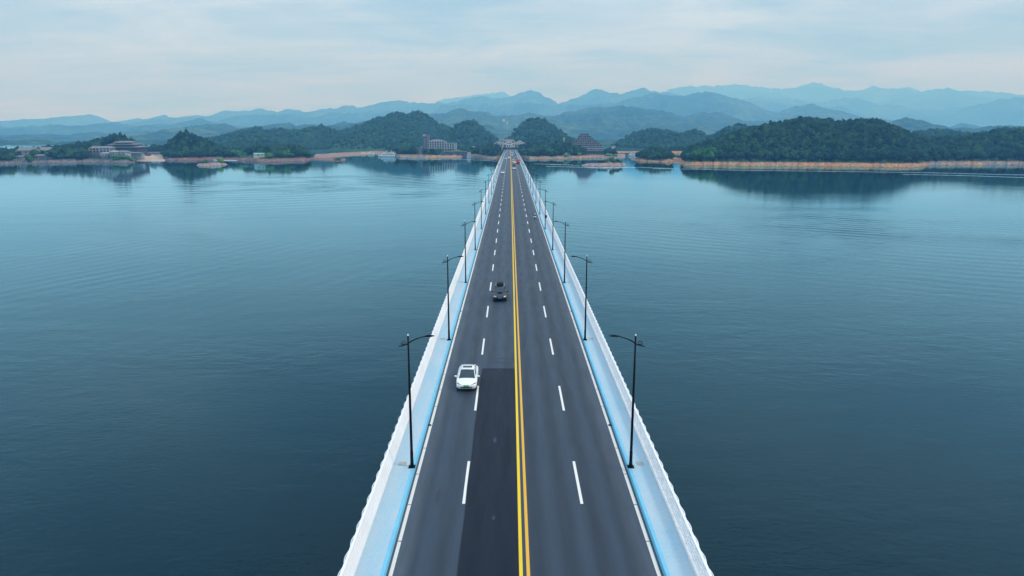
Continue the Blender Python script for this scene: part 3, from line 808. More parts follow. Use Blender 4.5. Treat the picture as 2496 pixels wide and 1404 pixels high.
# left shore
exL = [(34, 80, 0, 60), (86, 124, 0, 62), (216, 352, 0, 50), (244, 340, 50, 98), (340, 404, -5, 46)]
plant(LEFT, -60, 432, 11, 138, 6.0, 8.5, 40, 'dark green tree among the lakeside villas', 'trees along the villa shore', 'dense trees behind the lakeside villas', excl=exL, seed=9, mats=('leaf', 'leaf', 'pine'))
plant(LEFT, 262, 336, 99, 128, 7, 12, 8, 'tall dark tree on the rise behind the tiered-roof hall', 'trees behind the tiered-roof hall', 'trees', seed=10, mats=('pine', 'leaf'))
plant(SPIT, 556, 760, 16, 84, 5.8, 8, 24, 'mid green tree on the red-rock spit around the green shed', 'trees on the red-rock spit', 'dense trees on the red-rock spit', excl=[(603, 655, 0, 34)], seed=11, mats=('leaf', 'leaf', 'bright'))
# mainland by the bridge end
exM = [(1015, 1160, 0, 76), (1196, 1292, 40, 200), (1212, 1272, -10, 200), (1425, 1480, 0, 60)]
plant(MAIN, 1148, 1216, 13, 100, 5.6, 8.5, 18, 'dark green tree on the slope just left of the bridge end', 'trees left of the bridge end', 'dense trees left of the bridge end', excl=exM, seed=12)
plant(MAIN, 1272, 1424, 13, 120, 5.6, 9, 30, 'green broadleaf tree on the bank right of the bridge end', 'trees right of the bridge end', 'dense trees right of the bridge end', excl=exM, seed=13, mats=('leaf', 'leaf', 'leaf', 'bright'))
plant(MAIN, 1192, 1215, 105, 215, 6, 9, 0, '', '', 'dark trees in front of the left wing of the cream hall', seed=22)
plant(MAIN, 1270, 1296, 105, 215, 6, 9, 0, '', '', 'dark trees in front of the other wing of the cream hall', seed=23)
plant(MAIN, 1478, 1524, 13, 70, 6, 7.5, 8, 'round green tree beside the stepped hotel', 'trees beside the stepped hotel', 'trees beside the stepped hotel', seed=14)
plant(MAIN, 770, 1014, 30, 130, 6, 8, 8, 'green tree on the low shore behind the white boats', 'trees behind the white boats', 'dense wood on the low shore behind the white boats', seed=15, matf=M['wood_mid'])
plant(MAIN, 1036, 1158, 26, 33, 5.5, 6.5, 16, 'light green tree planted in front of the tower hotel', 'trees in front of the tower hotel', 'trees', seed=16, mats=('bright', 'leaf'))
plant(FARB, 1495, 1675, 16, 80, 7, 7, 0, '', '', 'low wood above the far orange bank', seed=17, matf=M['wood_mid'])
def bush(land, px, t, h, w, label, mat='bright', kind='bush', group=None):
    X, Y, z = land.at(px, t)
    return put_tree(X, Y, z - .25, h, w, kind, mat, label, group, 'bush')
bush(ISL_L, 499, 8, 4.2, 5.0, 'small round bush on the bare rock isle off the knoll')
bush(ISL_L, 538, 8, 6.2, 6.5, 'taller leafy bush on the bare rock isle off the knoll')
bush(ISL_R, 1466, 7, 3.8, 5.5, 'low green bush at the middle of the reddish rock isle', 'leaf')
bush(ISL_R, 1476, 8, 3.4, 5.0, 'small scrubby bush between the two larger bushes of the reddish rock isle', 'leaf')
bush(ISL_R, 1494, 9, 6.5, 6.0, 'tallest bush on the reddish rock isle', 'bright')
bush(ISL_R, 1503, 9, 4.0, 5.0, 'dark bush next to the tallest bush on the reddish rock isle', 'leaf')
bush(ISL_R, 1512, 9, 4.0, 4.5, 'green bush towards the islet end of the reddish rock isle', 'bright')
bush(LEFT, 72, 5, 8.5, 8.5, 'green bush overhanging the water on the grey rock shore', 'leaf')
bush(SPIT, 822, 14, 3.2, 6.0, 'green bush on the tip of the red-rock spit', 'bright')
for i, (px, t, h, w) in enumerate([(278, 7, 7, 7), (285, 9, 6, 7), (291, 8, 5, 6), (303, 8, 5.5, 7), (310, 9, 5, 6), (319, 10, 4.5, 6)]):
    bush(LEFT, px, t, h, w, 'yellow-green bush on the rock point beside the beach', 'bright', group='bushes on the rock point by the beach')
for i, (px, t, h, w) in enumerate([(1376, 9, 5, 6), (1383, 9, 5.5, 6), (1413, 10, 4.5, 5), (1480, 12, 5, 6), (1486, 10, 5.5, 6), (1500, 10, 4.5, 5)]):
    bush(MAIN, px, t, h, w, 'pale silvery green bush low on the bank near the stepped hotel', 'paleleaf', group='pale bushes near the stepped hotel')

# ------------------------------------------------------------------ beach
def beach():
    v = []; px = np.linspace(322, 410, 30)
    rows = [(395.0, -.8), (393.2, .1), (390, 1.6), (387, 3.2), (384.5, 5.0)]
    for (py, z) in rows:
        for p in px:
            Y = Y_on(py) * (1 + .004 * math.sin(p * .3)); edge = 332 < p < 402
            v.append((X_at(p, Y, -12), Y, WATER + (z if edge else -1.2)))
    f = [(r * 30 + c, r * 30 + c + 1, (r + 1) * 30 + c + 1, (r + 1) * 30 + c) for r in range(4) for c in range(29)]
    o = mesh_np('beach', v, f, M['sand'], smooth=True); o['kind'] = 'structure'
beach()

# ------------------------------------------------------------------ buildings
def frame(px, Y, z):
    """metres per photo pixel and origin for a building placed at pixel px, depth Y"""
    return X_at(px, Y, z), (Y * math.cos(TH) + (H - z) * math.sin(TH)) / F
def bld(name, px0, px1, py_base, py_top, Y, label, cat='building'):
    zb = z_at(py_base, Y); zt = z_at(py_top, Y)
    xa, s = frame(px0, Y, zb); xb, _ = frame(px1, Y, zb)
    e = empty(name, ((xa + xb) / 2, Y, zb)); tag(e, label, cat)
    return e, xb - xa, zt - zb, s
def windows(parent, xs, zs, w, h, y=-0.06, mat=None, name='window', d=0.12, frame_=True):
    for z in zs:
        for x in xs:
            o = MB().box(x - w / 2, x + w / 2, y, y + d, z, z + h).build(name, mat or M['window'], parent)
def footing(e, w, dep, depth=7):
    MB().box(-w / 2, w / 2, 0.4, dep, -depth, 0).build('foundation', M['concrete'], e)

# tower hotel
def tower_hotel():
    Y = float(MAIN.yf(1075)) + 50
    e, w, h, s = bld('hotel', 1041, 1087, 367.5, 345, Y, 'long lakeside hotel with rows of balconies and a tall square stair tower')
    D = 16
    MB().box(-w / 2, w / 2, 0, D, -4, h).build('wall', M['palewall'], e)
    r = MB().hip(-w / 2, w / 2 - 1, -1, D + 1, h, h + 2.8, over=0.8).build('roof', M['tile'], e)
    xw = w / 2 + (1112 - 1087) * s
    MB().box(w / 2 + .01, xw, 1.2, D - 1, -4, h - 2.4).build('side_wing', M['palewall'], e)
    MB().box(w / 2 + .02, xw + .5, .8, D, h - 2.39, h - 1.9).build('side_wing_roof', M['greywall'], e)
    fl = [0.5 + i * (h / 4) for i in range(4)]
    # balcony slabs and window bays per storey
    for i, z in enumerate(fl):
        x1 = w / 2 if i == 3 else xw
        MB().box(-w / 2, x1, -1.5, -.02, z - .45, z + .55).build('balcony', M['palewall'], e)
        n = int((x1 + w / 2) / 3.6)
        for k in range(n):
            x = -w / 2 + (k + .5) * 3.6
            MB().box(x - 1.25, x + 1.25, -.1 if x < w / 2 else 1.1, 0.06 if x < w / 2 else 1.3, z + .65, z + h / 4 - .75).build('window', M['window'], e)
            MB().box(x + 1.4, x + 1.75, -1.5, -.12, z + .56, z + h / 4 - .5).build('balcony_divider', M['white'], e)
    # stair tower
    tx0 = -w / 2 - (1041 - 1031.5) * s; tx1 = -w / 2 - .05
    th = (367.5 - 328) * s
    t = MB().box(tx0, tx1, -2, 9, -4, th).build('tower', M['brownwall'], e)
    MB().box(tx0 + .3, tx1 - .8, -2.6, -1.99, th - 3.2, th + .1).build('tower_cap', M['palewall'], t)
    MB().box(tx1 + .02, tx1 + 3.2, 3, 9, h * .8, th - .3).build('tower_back', M['greywall'], e)
    cx_ = (tx0 + tx1) / 2
    for k in range(7):
        z = 1.5 + k * (th - 7) / 6.5
        MB().box(cx_ - 1.6, cx_ + 1.6, -2.25, -1.95, z, z + 1.0).build('balcony', M['palewall'], t)
        MB().box(cx_ - 1.3, cx_ + 1.3, -2.12, -1.97, z + 1.05, z + 2.2).build('window', M['window'], t)
    # side hall with hip roof
    sx0 = tx0 - (1031 - 1021) * s
    MB().box(sx0, tx0 - .05, 0, 10, -5, 4.2).build('side_hall', M['greywall'], e)
    MB().hip(sx0, tx0 - .06, 0, 10, 4.2, 6.8, over=.4).build('side_hall_roof', M['tile'], e)
    MB().box(-w / 2, xw + 8, -9, -8.6, -1.0, -0.1).build('terrace_wall', M['white'], e)
tower_hotel()

def retaining_wall():
    Y = float(MAIN.yf(1110)) + 15
    e, w, h, s = bld('retaining_wall', 1068, 1138, 378.5, 369, Y, 'long dark stone retaining wall below the tower hotel', 'wall')
    MB().box(-w / 2, w / 2, 0, 2.0, -4, h).build('wall', M['stonewall'], e)
    MB().box(-w / 2, w / 2 + .3, -.25, 2.2, h, h + .6).build('coping', M['concrete'], e)
    for k in range(9):
        x = -w / 2 + 3 + k * (w - 6) / 8
        MB().box(x - .35, x + .35, -.5, -.02, -4, h).build('buttress', M['stonewall'], e)
    e2, w2, h2, s2 = bld('boat_ramp', 1138, 1149, 382, 372.5, Y, 'pale concrete ramp at the end of the stone retaining wall', 'ramp')
    MB().frustum(-w2 / 2, w2 / 2, -13, 2, -2.5, -w2 / 2 + .5, w2 / 2 - 1, 1, 2, h2).build('ramp', M['greywall'], e2)
    MB().box(-w2 / 2 + .3, w2 / 2 - .8, 1.2, 1.6, h2 - .1, h2 + .9).build('parapet', M['concrete'], e2)
retaining_wall()

def bridge_head():
    Y = 1235.0
    e, w, h, s = bld('visitor_hall', 1204, 1280, 357.5, 346, Y, 'cream lakeside hall with twin curved gables and grey roof at the bridge end')
    c0 = (1226 - 1242) * s; c1 = (1254 - 1242) * s
    D = 18
    MB().box(c0, c1, -2, D, -6, h).build('wall', M['cream'], e)
    for (a, b, nm) in ((-w / 2, c0 - .05, 0), (c1 + .05, w / 2, 1)):
        MB().box(a, b, 1, D, -6, h - 2).build('side_wing', M['palewall'], e)
        MB().hip(a, b, 1, D, h - 2, h + (2.6 if nm else 1.6), over=.5).build('side_wing_roof', M['tile'], e)
        MB().box(a + .3, b - .3, .5, .98, h - 3.6, h - 2.3).build('eave_band', M['cream'], e)
        n = int((b - a) / 4)
        windows(e, [a + (k + .5) * (b - a) / n for k in range(n)], [h * .18], 2.0, 1.6, 0.9)
    MB().hip(c0 - 1, c1 + 1, 0, D, h - .2, h + 4.2, inset=2, over=.2).build('roof', M['tile'], e)
    # curved (horse-head) gables
    for gx in ((1230 - 1242) * s, (1251 - 1242) * s):
        gw = 3.9; pr = [(-gw, h - 1.5), (-gw, h + .4), (-gw * .75, h + .9), (-gw * .45, h + 2.0), (0, h + 2.8), (gw * .45, h + 2.0), (gw * .75, h + .9), (gw, h + .4), (gw, h - 1.5)]
        a = [(gx + x, -3.0, z) for x, z in pr]; b = [(gx + x, -2.05, z) for x, z in pr]
        MB().loft([a, b]).build('gable', M['cream'], e)
        MB().tube([(gx + x, -3.05, z + .12) for x, z in pr[1:-1]], .28, 6).build('gable_coping', M['darktile'], e)
        MB().box(gx - 1.5, gx + 1.5, -3.15, -2.98, h - 1.3, h + .9).build('window', M['window'], e)
        MB().box(gx - 3.5, gx + 3.5, -2.8, -2.02, -4, h - 1.6).build('bay', M['cream'], e)
        windows(e, [gx], [h * .2], 3, 2, -2.95)
    windows(e, [(-4.5 + k * 1.5) for k in range(7)], [h - 3.2], .9, 1.8, -2.1)
    MB().box(c0 + 3.5, c1 - 3.5, -6, -2.05, h * .40, h * .46).build('balcony', M['white'], e)
    for k in range(4):
        x = -5 + k * 3.3
        MB().box(x - .3, x + .3, -5.9, -5.3, -6, h * .39).build('column', M['white'], e)
    windows(e, [-3.5, 0, 3.5], [h * .03], 2.2, 3.2, -2.1)
bridge_head()

def stepped_hotel():
    Y = float(MAIN.yf(1440)) + 34
    e, w, h, s = bld('stepped_hotel', 1391, 1477, 368, 326, Y, 'large stepped pyramid-shaped hotel with open balcony frames on every storey')
    n = 8; sh = h / n
    tot = w
    def row(i):   # left and right edge in photo px, from the bottom row up
        L = [1394, 1392, 1392, 1397, 1403, 1409, 1412, 1416]
        Rr = [1474, 1472, 1468, 1462, 1455, 1448, 1443, 1437]
        return (L[i] - 1434) * s, (Rr[i] - 1434) * s
    for i in range(n):
        a, b = row(i); z0 = i * sh - (4 if i == 0 else 0); z1 = (i + 1) * sh
        y0 = i * 2.2
        mat = M['greywall'] if i > 1 else M['palewall']
        MB().box(a, b, y0 + 1.6, 26, z0, z1 - .01).build('storey', M['brownwall'], e)
        MB().box(a - .4, b + .4, y0, 26.2, z1 - .35, z1 + .12).build('floor_slab', mat, e)
        fx = a if i == 0 else a + (1409 - 1394) * s * (0.0)
        x0 = a + (6 if i in (2, 3) else 3)
        k = int((b - a) / 3.2)
        fm = MB()
        for q in range(k + 1):
            x = a + q * (b - a) / k
            fm.box(x - .28, x + .28, y0 + .1, y0 + 1.59, i * sh + .13, z1 - .36)
        fm.box(a, b, y0 + .05, y0 + .3, i * sh + .14, i * sh + 1.0)
        fm.build('balcony_frame', mat, e)
    for i in range(n):
        a, b = row(i); y0 = i * 2.2; k = int((b - a) / 3.2)
        for q in range(k):
            x = a + (q + .5) * (b - a) / k
            if q % 3 == 1: continue
            if len([c for c in e.children if c.name.startswith('window')]) < 98:
                MB().box(x - .9, x + .9, y0 + 1.5, y0 + 1.62, i * sh + 1.1, (i + 1) * sh - .6).build('window', M['window'], e)
    # lower left shoulder
    MB().box((1391 - 1434) * s, (1408 - 1434) * s, 8, 26, -3, h * .52).build('side_block', M['brownwall'], e)
    for k in range(5):
        MB().box((1391 + k * 1.5 - 1434) * s, (1410 - 1434) * s, 7, 7.98, h * (.12 + .1 * k), h * (.14 + .1 * k)).build('floor_slab', M['greywall'], e)
    MB().tube([(-2, 20, h), (-2, 20, h + 3.5)], [.25, .1], 6).build('mast', M['greywall'], e)
stepped_hotel()

def chimney():
    Y = 1290
    e, w, h, s = bld('marker_pylon', 1372.5, 1376.5, 352, 337.5, Y, 'slim white square pylon standing among trees near the stepped hotel', 'pylon')
    MB().frustum(-w / 2, w / 2, 0, w, -5, -w * .4, w * .4, .2, w - .2, h).build('shaft', M['palewall'], e)
    MB().box(-w * .5, w * .5, 0, w, h + .01, h + .7).build('cap', M['white'], e)
chimney()

def tiered_hall():
    Y = float(LEFT.yf(295)) + 62
    e, w, h, s = bld('tiered_roof_hall', 262, 334, 362, 344.5, Y, 'large hall with three stacked grey overhanging roofs above the beach')
    D = 30
    q = lambda p: (p - 298) * s
    lv = lambda y: (362 - y) * s
    MB().box(q(272), q(330), 3, D, -9, lv(359)).build('wall', M['brownwall'], e)
    MB().hip(q(265), q(336), 0, D, lv(359), lv(355.5), inset=5).build('lower_roof', M['tile'], e)
    MB().box(q(268), q(318), 5, D - 4, lv(355.6), lv(352.6)).build('upper_wall', M['brownwall'], e)
    MB().hip(q(257), q(325), 2, D - 2, lv(352.5), lv(349), inset=7).build('middle_roof', M['tile'], e)
    MB().box(q(273), q(312), 7, D - 6, lv(349.6), lv(347.8)).build('top_wall', M['greywall'], e)
    MB().hip(q(270), q(314), 5, D - 5, lv(347.6), lv(344), inset=4.5).build('top_roof', M['tile'], e)
    windows(e, [q(276 + 5 * k) for k in range(10)], [lv(361.5)], 2, 1.2, 2.85)
    windows(e, [q(276 + 5 * k) for k in range(8)], [lv(355)], 2, .8, 4.85)
tiered_hall()

def terraced(px0, px1, base, top, t, label, floors, land=LEFT, wall='greywall', roof='tile'):
    Y = float(land.yf((px0 + px1) / 2)) + t
    e, w, h, s = bld('terraced_villa', px0, px1, base, top, Y, label)
    rh = min(2.6, h * .3); D = 13
    MB().box(-w / 2, w / 2, 0, D, -5, h - rh).build('wall', M[wall], e)
    MB().hip(-w / 2, w / 2, 0, D, h - rh, h, over=.7, inset=1.5).build('roof', M[roof], e)
    fh = (h - rh) / floors
    n = max(2, int(w / 3.4))
    for i in range(floors):
        MB().box(-w / 2 - .2, w / 2 + .2, -1.3, -.02, i * fh + .02, i * fh + .75).build('balcony', M['palewall'], e)
        for k in range(n):
            x = -w / 2 + (k + .5) * w / n
            MB().box(x - .36 * w / n, x + .36 * w / n, -.08, .05, i * fh + .85, (i + 1) * fh - .35).build('window', M['window'], e)
        for k in range(n + 1):
            x = -w / 2 + k * w / n
            MB().box(x - .22, x + .22, -1.3, -.09, i * fh + .76, (i + 1) * fh).build('balcony_pillar', M['palewall'], e)
    return e
terraced(219, 243, 374, 356, 30, 'two storey villa with a grey hipped roof, partly hidden by trees', 2)
terraced(244, 268, 372, 356, 26, 'terraced villa with a grey roof and white balcony posts', 2)
terraced(247, 264, 380, 371, 16, 'low block with pale balcony columns below the terraced villa', 2, roof='palewall')
terraced(268, 281, 378, 367, 18, 'small pale two storey block beside the terraced villa', 2, roof='palewall')
e = terraced(287, 306, 379, 367, 22, 'white two storey lakeside restaurant with tall white columns', 2, wall='palewall', roof='tile')
def lean_hall(px0, px1, base, top, t, label, roofm='tile', wallm='palewall', open_=True, land=LEFT, right_drop=0.0):
    Y = float(land.yf((px0 + px1) / 2)) + t
    e, w, h, s = bld('pavilion', px0, px1, base, top, Y, label)
    MB().box(-w / 2 + .6, w / 2 - .6, 3, 9, -5, h * .55).build('wall', M[wallm], e)
    n = max(3, int(w / 4))
    for k in range(n + 1):
        x = -w / 2 + .5 + k * (w - 1) / n
        MB().box(x - .25, x + .25, .2, .7, -4, h * .55).build('column', M['palewall'], e)
    v = [(-w / 2 - .6, -.6, h * .56), (w / 2 + .6, -.6, h * .56), (w / 2 + .6, 10, h * .56), (-w / 2 - .6, 10, h * .56), (-w / 2 + 1.5, 4.7, h), (w / 2 - 1.5, 4.7, h - right_drop)]
    MB().add(v, [(0, 1, 5, 4), (1, 2, 5), (2, 3, 4, 5), (3, 0, 4), (0, 3, 2, 1)]).build('roof', M[roofm], e)
    return e
lean_hall(306, 344, 378, 369.5, 22, 'long open lakeside pavilion with a low sloping grey roof above the beach', right_drop=1.8)
lean_hall(353, 401, 379, 370, 26, 'long dark-roofed beach shelter under the trees', 'darktile', 'brownwall')
lean_hall(84, 119, 383, 376.5, 15, 'open colonnade with white columns at the edge of the grey rocks', 'tile', 'palewall')
lean_hall(38, 56, 385, 379, 13, 'tiny white lakeside pavilion half hidden by trees', 'tile', 'palewall')

def gable_house(px0, px1, base, top, t, label, land=LEFT):
    Y = float(land.yf((px0 + px1) / 2)) + t
    e, w, h, s = bld('gabled_house', px0, px1, base, top, Y, label)
    D = 12; rh = 3.2
    MB().box(-w / 2, w / 2, 0, D, -9, h - rh).build('wall', M['palewall'], e)
    v = [(-w / 2, 0, h - rh), (w / 2, 0, h - rh), (w / 2, D, h - rh), (-w / 2, D, h - rh), (-w / 2, D / 2, h - .05), (w / 2, D / 2, h - .05)]
    MB().add(v, [(0, 4, 3), (1, 2, 5), (0, 1, 5, 4), (2, 3, 4, 5)]).build('gable_wall', M['palewall'], e)
    v = [(-w / 2 - .7, -.9, h - rh - .45), (w / 2 + .7, -.9, h - rh - .45), (w / 2 + .7, D / 2, h + .1), (-w / 2 - .7, D / 2, h + .1), (w / 2 + .7, D + .9, h - rh - .45), (-w / 2 - .7, D + .9, h - rh - .45)]
    v2 = [(a, b, c + .3) for a, b, c in v]
    f = [(0, 1, 2, 3), (3, 2, 4, 5), (6, 9, 8, 7), (9, 11, 10, 8), (0, 6, 7, 1), (5, 4, 10, 11), (0, 3, 9, 6), (3, 5, 11, 9), (1, 7, 8, 2), (2, 8, 10, 4)]
    MB().add(v + v2, f).build('roof', M['tile'], e)
    n = max(2, int(w / 5))
    windows(e, [-w / 2 + (k + .5) * w / n for k in range(n)], [h - rh - 3, h - rh - 6.2], 1.8, 1.6, -.08)
    # half-timbered end porch
    MB().box(-w / 2 - 3.4, -w / 2 - .05, 1, 8, -9, h - rh - 1.2).build('porch', M['cream'], e)
    MB().hip(-w / 2 - 3.4, -w / 2 - .06, 1, 8, h - rh - 1.2, h - rh + .9, inset=.6, over=.5).build('porch_roof', M['darktile'], e)
    return e
gable_house(44, 84, 379, 360, 58, 'long gabled villa with a grey roof rising above the trees')
gable_house(94, 122, 379, 359.5, 62, 'gabled villa with a pale end wall facing the lake')
gable_house(165, 186, 384, 375, 34, 'small pale cottage half hidden in the trees')

def green_shed():
    Y = float(SPIT.yf(632)) + 24
    e, w, h, s = bld('green_roof_shed', 618, 643, 379.5, 373, Y, 'white shed with a mint green roof on the red-rock spit')
    MB().box(-w / 2, w / 2, 0, 7, -4, h * .62).build('wall', M['cream'], e)
    v = [(-w / 2 - .4, -.5, h * .6), (w / 2 + .4, -.5, h * .6), (w / 2 + .4, 3.5, h), (-w / 2 - .4, 3.5, h), (w / 2 + .4, 7.5, h * .6), (-w / 2 - .4, 7.5, h * .6)]
    v2 = [(a, b, c + .15) for a, b, c in v]
    f = [(0, 1, 2, 3), (3, 2, 4, 5), (6, 9, 8, 7), (9, 11, 10, 8), (0, 6, 7, 1), (5, 4, 10, 11), (0, 3, 9, 6), (3, 5, 11, 9), (1, 7, 8, 2), (2, 8, 10, 4)]
    MB().add(v + v2, f).build('roof', M['greenroof'], e)
    MB().box(-1.2, .6, -.08, .03, -.2, h * .45).build('door', M['window'], e)
    MB().box(w / 2 - 2.6, w / 2 - 1.2, -.08, .03, .2, h * .5).build('window', M['window'], e)
    # fenced walkway to the shed
    Yb = Y - 3
    e2, w2, h2, s2 = bld('walkway_fence', 585, 617, 381.5, 380, Yb, 'low pale fence on posts leading to the green-roofed shed', 'fence')
    MB().box(-w2 / 2, w2 / 2, 0, .25, h2 - .1, h2 + .25).build('rail', M['greenroof'], e2)
    for k in range(12):
        x = -w2 / 2 + k * w2 / 11
        MB().box(x - .12, x + .12, .02, .22, -2.5, h2 - .1).build('post', M['palewall'], e2)
green_shed()

def small_house(px0, px1, base, top, Y, label, wall='cream', roof='darktile'):
    e, w, h, s = bld('small_house', px0, px1, base, top, Y, label)
    MB().box(-w / 2, w / 2, 0, 7, -4, h * .7).build('wall', M[wall], e)
    MB().hip(-w / 2, w / 2, 0, 7, h * .7, h, over=.5).build('roof', M[roof], e)
    windows(e, [-w / 4, w / 4], [h * .2], 1.2, 1.4, -.08)
    return e
small_house(1492, 1500, 363, 354, 1250, 'little pink-walled house above the far orange bank')
small_house(550, 559, 371, 367.5, float(SPIT.yf(555)) + 40, 'tan cottage in the trees between the knoll and the green-roofed shed')
small_house(955, 963, 364, 360.5, 1200, 'small white-roofed hut in front of the hillside wood', 'palewall', 'white')
lean_hall(1150, 1184, 361, 356.5, 95, 'long low pale-roofed building above the stone wall', 'palewall', 'palewall', land=MAIN)

# ------------------------------------------------------------------ masts on the hill
def mast(px, ytop, ybase, Y, label):
    zb = z_at(ybase, Y); h = z_at(ytop, Y) - zb
    X, s = frame(px, Y, zb)
    e = empty('telecom_mast', (X, Y, zb)); tag(e, label, 'mast')
    b = MB()
    for (a, c) in ((-1, -1), (1, -1), (1, 1), (-1, 1)):
        b.tube([(a * 2.4, c * 2.4, -8), (a * .8, c * .8, h)], .26, 5)
    for k in range(8):
        z = k * h / 8; r = 2.4 - 1.6 * k / 8; r2 = 2.4 - 1.6 * (k + 1) / 8
        b.tube([(-r, -r, z), (r2, -r2, z + h / 8)], .22, 4); b.tube([(r, -r, z), (-r2, -r2, z + h / 8)], .22, 4)
    b.build('lattice', M['palewall' if 'telecom' in label else 'greywall'], e)
    for f in (.86, .97) if 'telecom' in label else ():
        d = MB()
        for k in range(6):
            a = k * math.pi / 3
            d.box(2.4 * math.cos(a) - .6, 2.4 * math.cos(a) + .6, 2.4 * math.sin(a) - .6, 2.4 * math.sin(a) + .6, h * f - 2.4, h * f + 2.0)
        d.tube([(2.4 * math.cos(k * math.pi / 6), 2.4 * math.sin(k * math.pi / 6), h * f) for k in range(13)], .3, 4)
        d.build('antenna_ring', M['white'], e)
mast(1227.5, 291, 318, 2250, 'taller white telecom mast on the ridge behind the bridge end')
mast(1236.5, 299, 318, 2250, 'shorter white telecom mast on the ridge behind the bridge end')
for (px, a, b_, lab) in ((1451, 311, 322, 'faint lattice power pylon on the slope above the stepped hotel'), (1487, 314, 336, 'faint lattice power pylon to the right above the stepped hotel')):
    mast(px, a, b_, 2500, lab)

# ------------------------------------------------------------------ boats
def hull(b, L, w, z0, z1, bow=1.0, n=10):
    rings = []
    for i in range(n + 1):
        u = i / n
        ww = w / 2 * (1 - max(0, (u - .62) / .38) ** 1.8 * .96)
        zz = z1 + max(0, (u - .6)) * bow
        y = 0
        rings.append([(L * (u - .5), -ww, zz), (L * (u - .5) , -ww * .75, z0), (L * (u - .5), ww * .75, z0), (L * (u - .5), ww, zz)])
    return b.loft(rings)
def boat(px0, px1, py_wl, decks, label, name='passenger_boat', flip=True, dh=2.2, hullmat='hull', stripe=True, Y=None, mastf=True):
    Y = Y or Y_on(py_wl)
    x0, s = frame(px0, Y, WATER); x1, _ = frame(px1, Y, WATER)
    L = x1 - x0; w = max(2.2, L * .17)
    e = empty(name, ((x0 + x1) / 2, Y, WATER), math.pi if flip else 0); tag(e, label, 'boat')
    hh = dh * .75
    hull(MB(), L, w, -.6, hh, bow=1.2).build('hull', M[hullmat], e)
    if stripe: hull(MB(), L * 1.003, w * 1.02, -.3, hh * .35, bow=.4).build('hull_stripe', M['hullblue'], e)
    z = hh
    for k in range(decks):
        a = -L * (.47 - .05 * k); b = L * (.30 - .13 * k)
        MB().frustum(a, b, -w * .42, w * .42, z, a, b - .9, -w * .40, w * .40, z + dh).build('cabin', M['hull'], e)
        MB().box(a + 1, b - 2.2, -w * .45, w * .45, z + dh * .42, z + dh * .8).build('window_band', M['window'], e)
        MB().box(a - .6, b + .5, -w * .47, w * .47, z + dh + .01, z + dh + .2).build('deck_roof', M['white'], e)
        z += dh + .2
    if mastf:
        MB().tube([(0, 0, z), (0, 0, z + 3.2)], [.14, .07], 6).build('mast', M['white'], e)
        MB().box(-.9, .9, -.3, .3, z + 1.2, z + 1.5).build('radar', M['white'], e)
    rl = MB()
    for sgn in (-1, 1):
        rl.tube([(L * .28, sgn * w * .42, hh + 1.0), (L * .46, sgn * w * .14, hh + 1.5)], .06, 4)
    rl.build('bow_rail', M['white'], e)
    return e
boat(921, 963, 382.3, 2, 'large white two-deck passenger boat with a blue waterline stripe')
boat(941, 968, 379.5, 2, 'white two-deck cruiser moored behind the large passenger boat', Y=Y_on(382.3) + 22)
boat(959, 978, 377.5, 1, 'white single-deck boat at the shore end of the moored group', Y=Y_on(382.3) + 44)
boat(894, 912, 376.5, 1, 'small white motor boat moored by the far orange bank', dh=1.6)
boat(881, 891, 371.5, 1, 'small boat with a flat white awning at the far bank', 'canopy_boat', dh=1.5, Y=1150, mastf=False)
boat(501, 520, 388.5, 1, 'white flat-roofed houseboat moored below the knoll', 'houseboat', dh=1.5, stripe=False, mastf=False)
boat(521, 537, 391.5, 0, 'low white open boat behind the bare rock isle', 'open_boat', dh=.9, stripe=False, mastf=False)
boat(1530, 1549, 380.0, 1, 'white cruiser moored in the inlet beside the round islet', dh=1.8)
boat(1543, 1553, 379.0, 1, 'smaller white cruiser tucked behind the islet', dh=1.6, Y=Y_on(380) + 16, mastf=False)
boat(367, 390, 383.5, 1, 'white beached tour boat pulled up on the sand', 'beached_boat', dh=1.6, stripe=False, mastf=False, Y=float(LEFT.yf(378)) + 6).location.z = WATER + 2.6
boat(395, 406, 388.5, 0, 'small white rowing boat lying on the beach edge', 'rowing_boat', dh=.8, stripe=False, mastf=False)
def pontoon(px0, px1, py, label):
    Y = Y_on(py); x0 = X_at(px0, Y, WATER); x1 = X_at(px1, Y, WATER)
    e = empty('pontoon', ((x0 + x1) / 2, Y, WATER)); tag(e, label, 'pontoon')
    w = x1 - x0
    MB().box(-w / 2, w / 2, -1.2, 1.2, -.3, .5).build('deck', M['white'], e)
    for k in range(5):
        MB().tube([(-w / 2 + 1 + k * (w - 2) / 4, 1.0, -.5), (-w / 2 + 1 + k * (w - 2) / 4, 1.0, 1.6)], .12, 6).build('mooring_post', M['palewall'], e)
pontoon(546, 594, 391.2, 'long low white pontoon floating below the green-roofed shed')

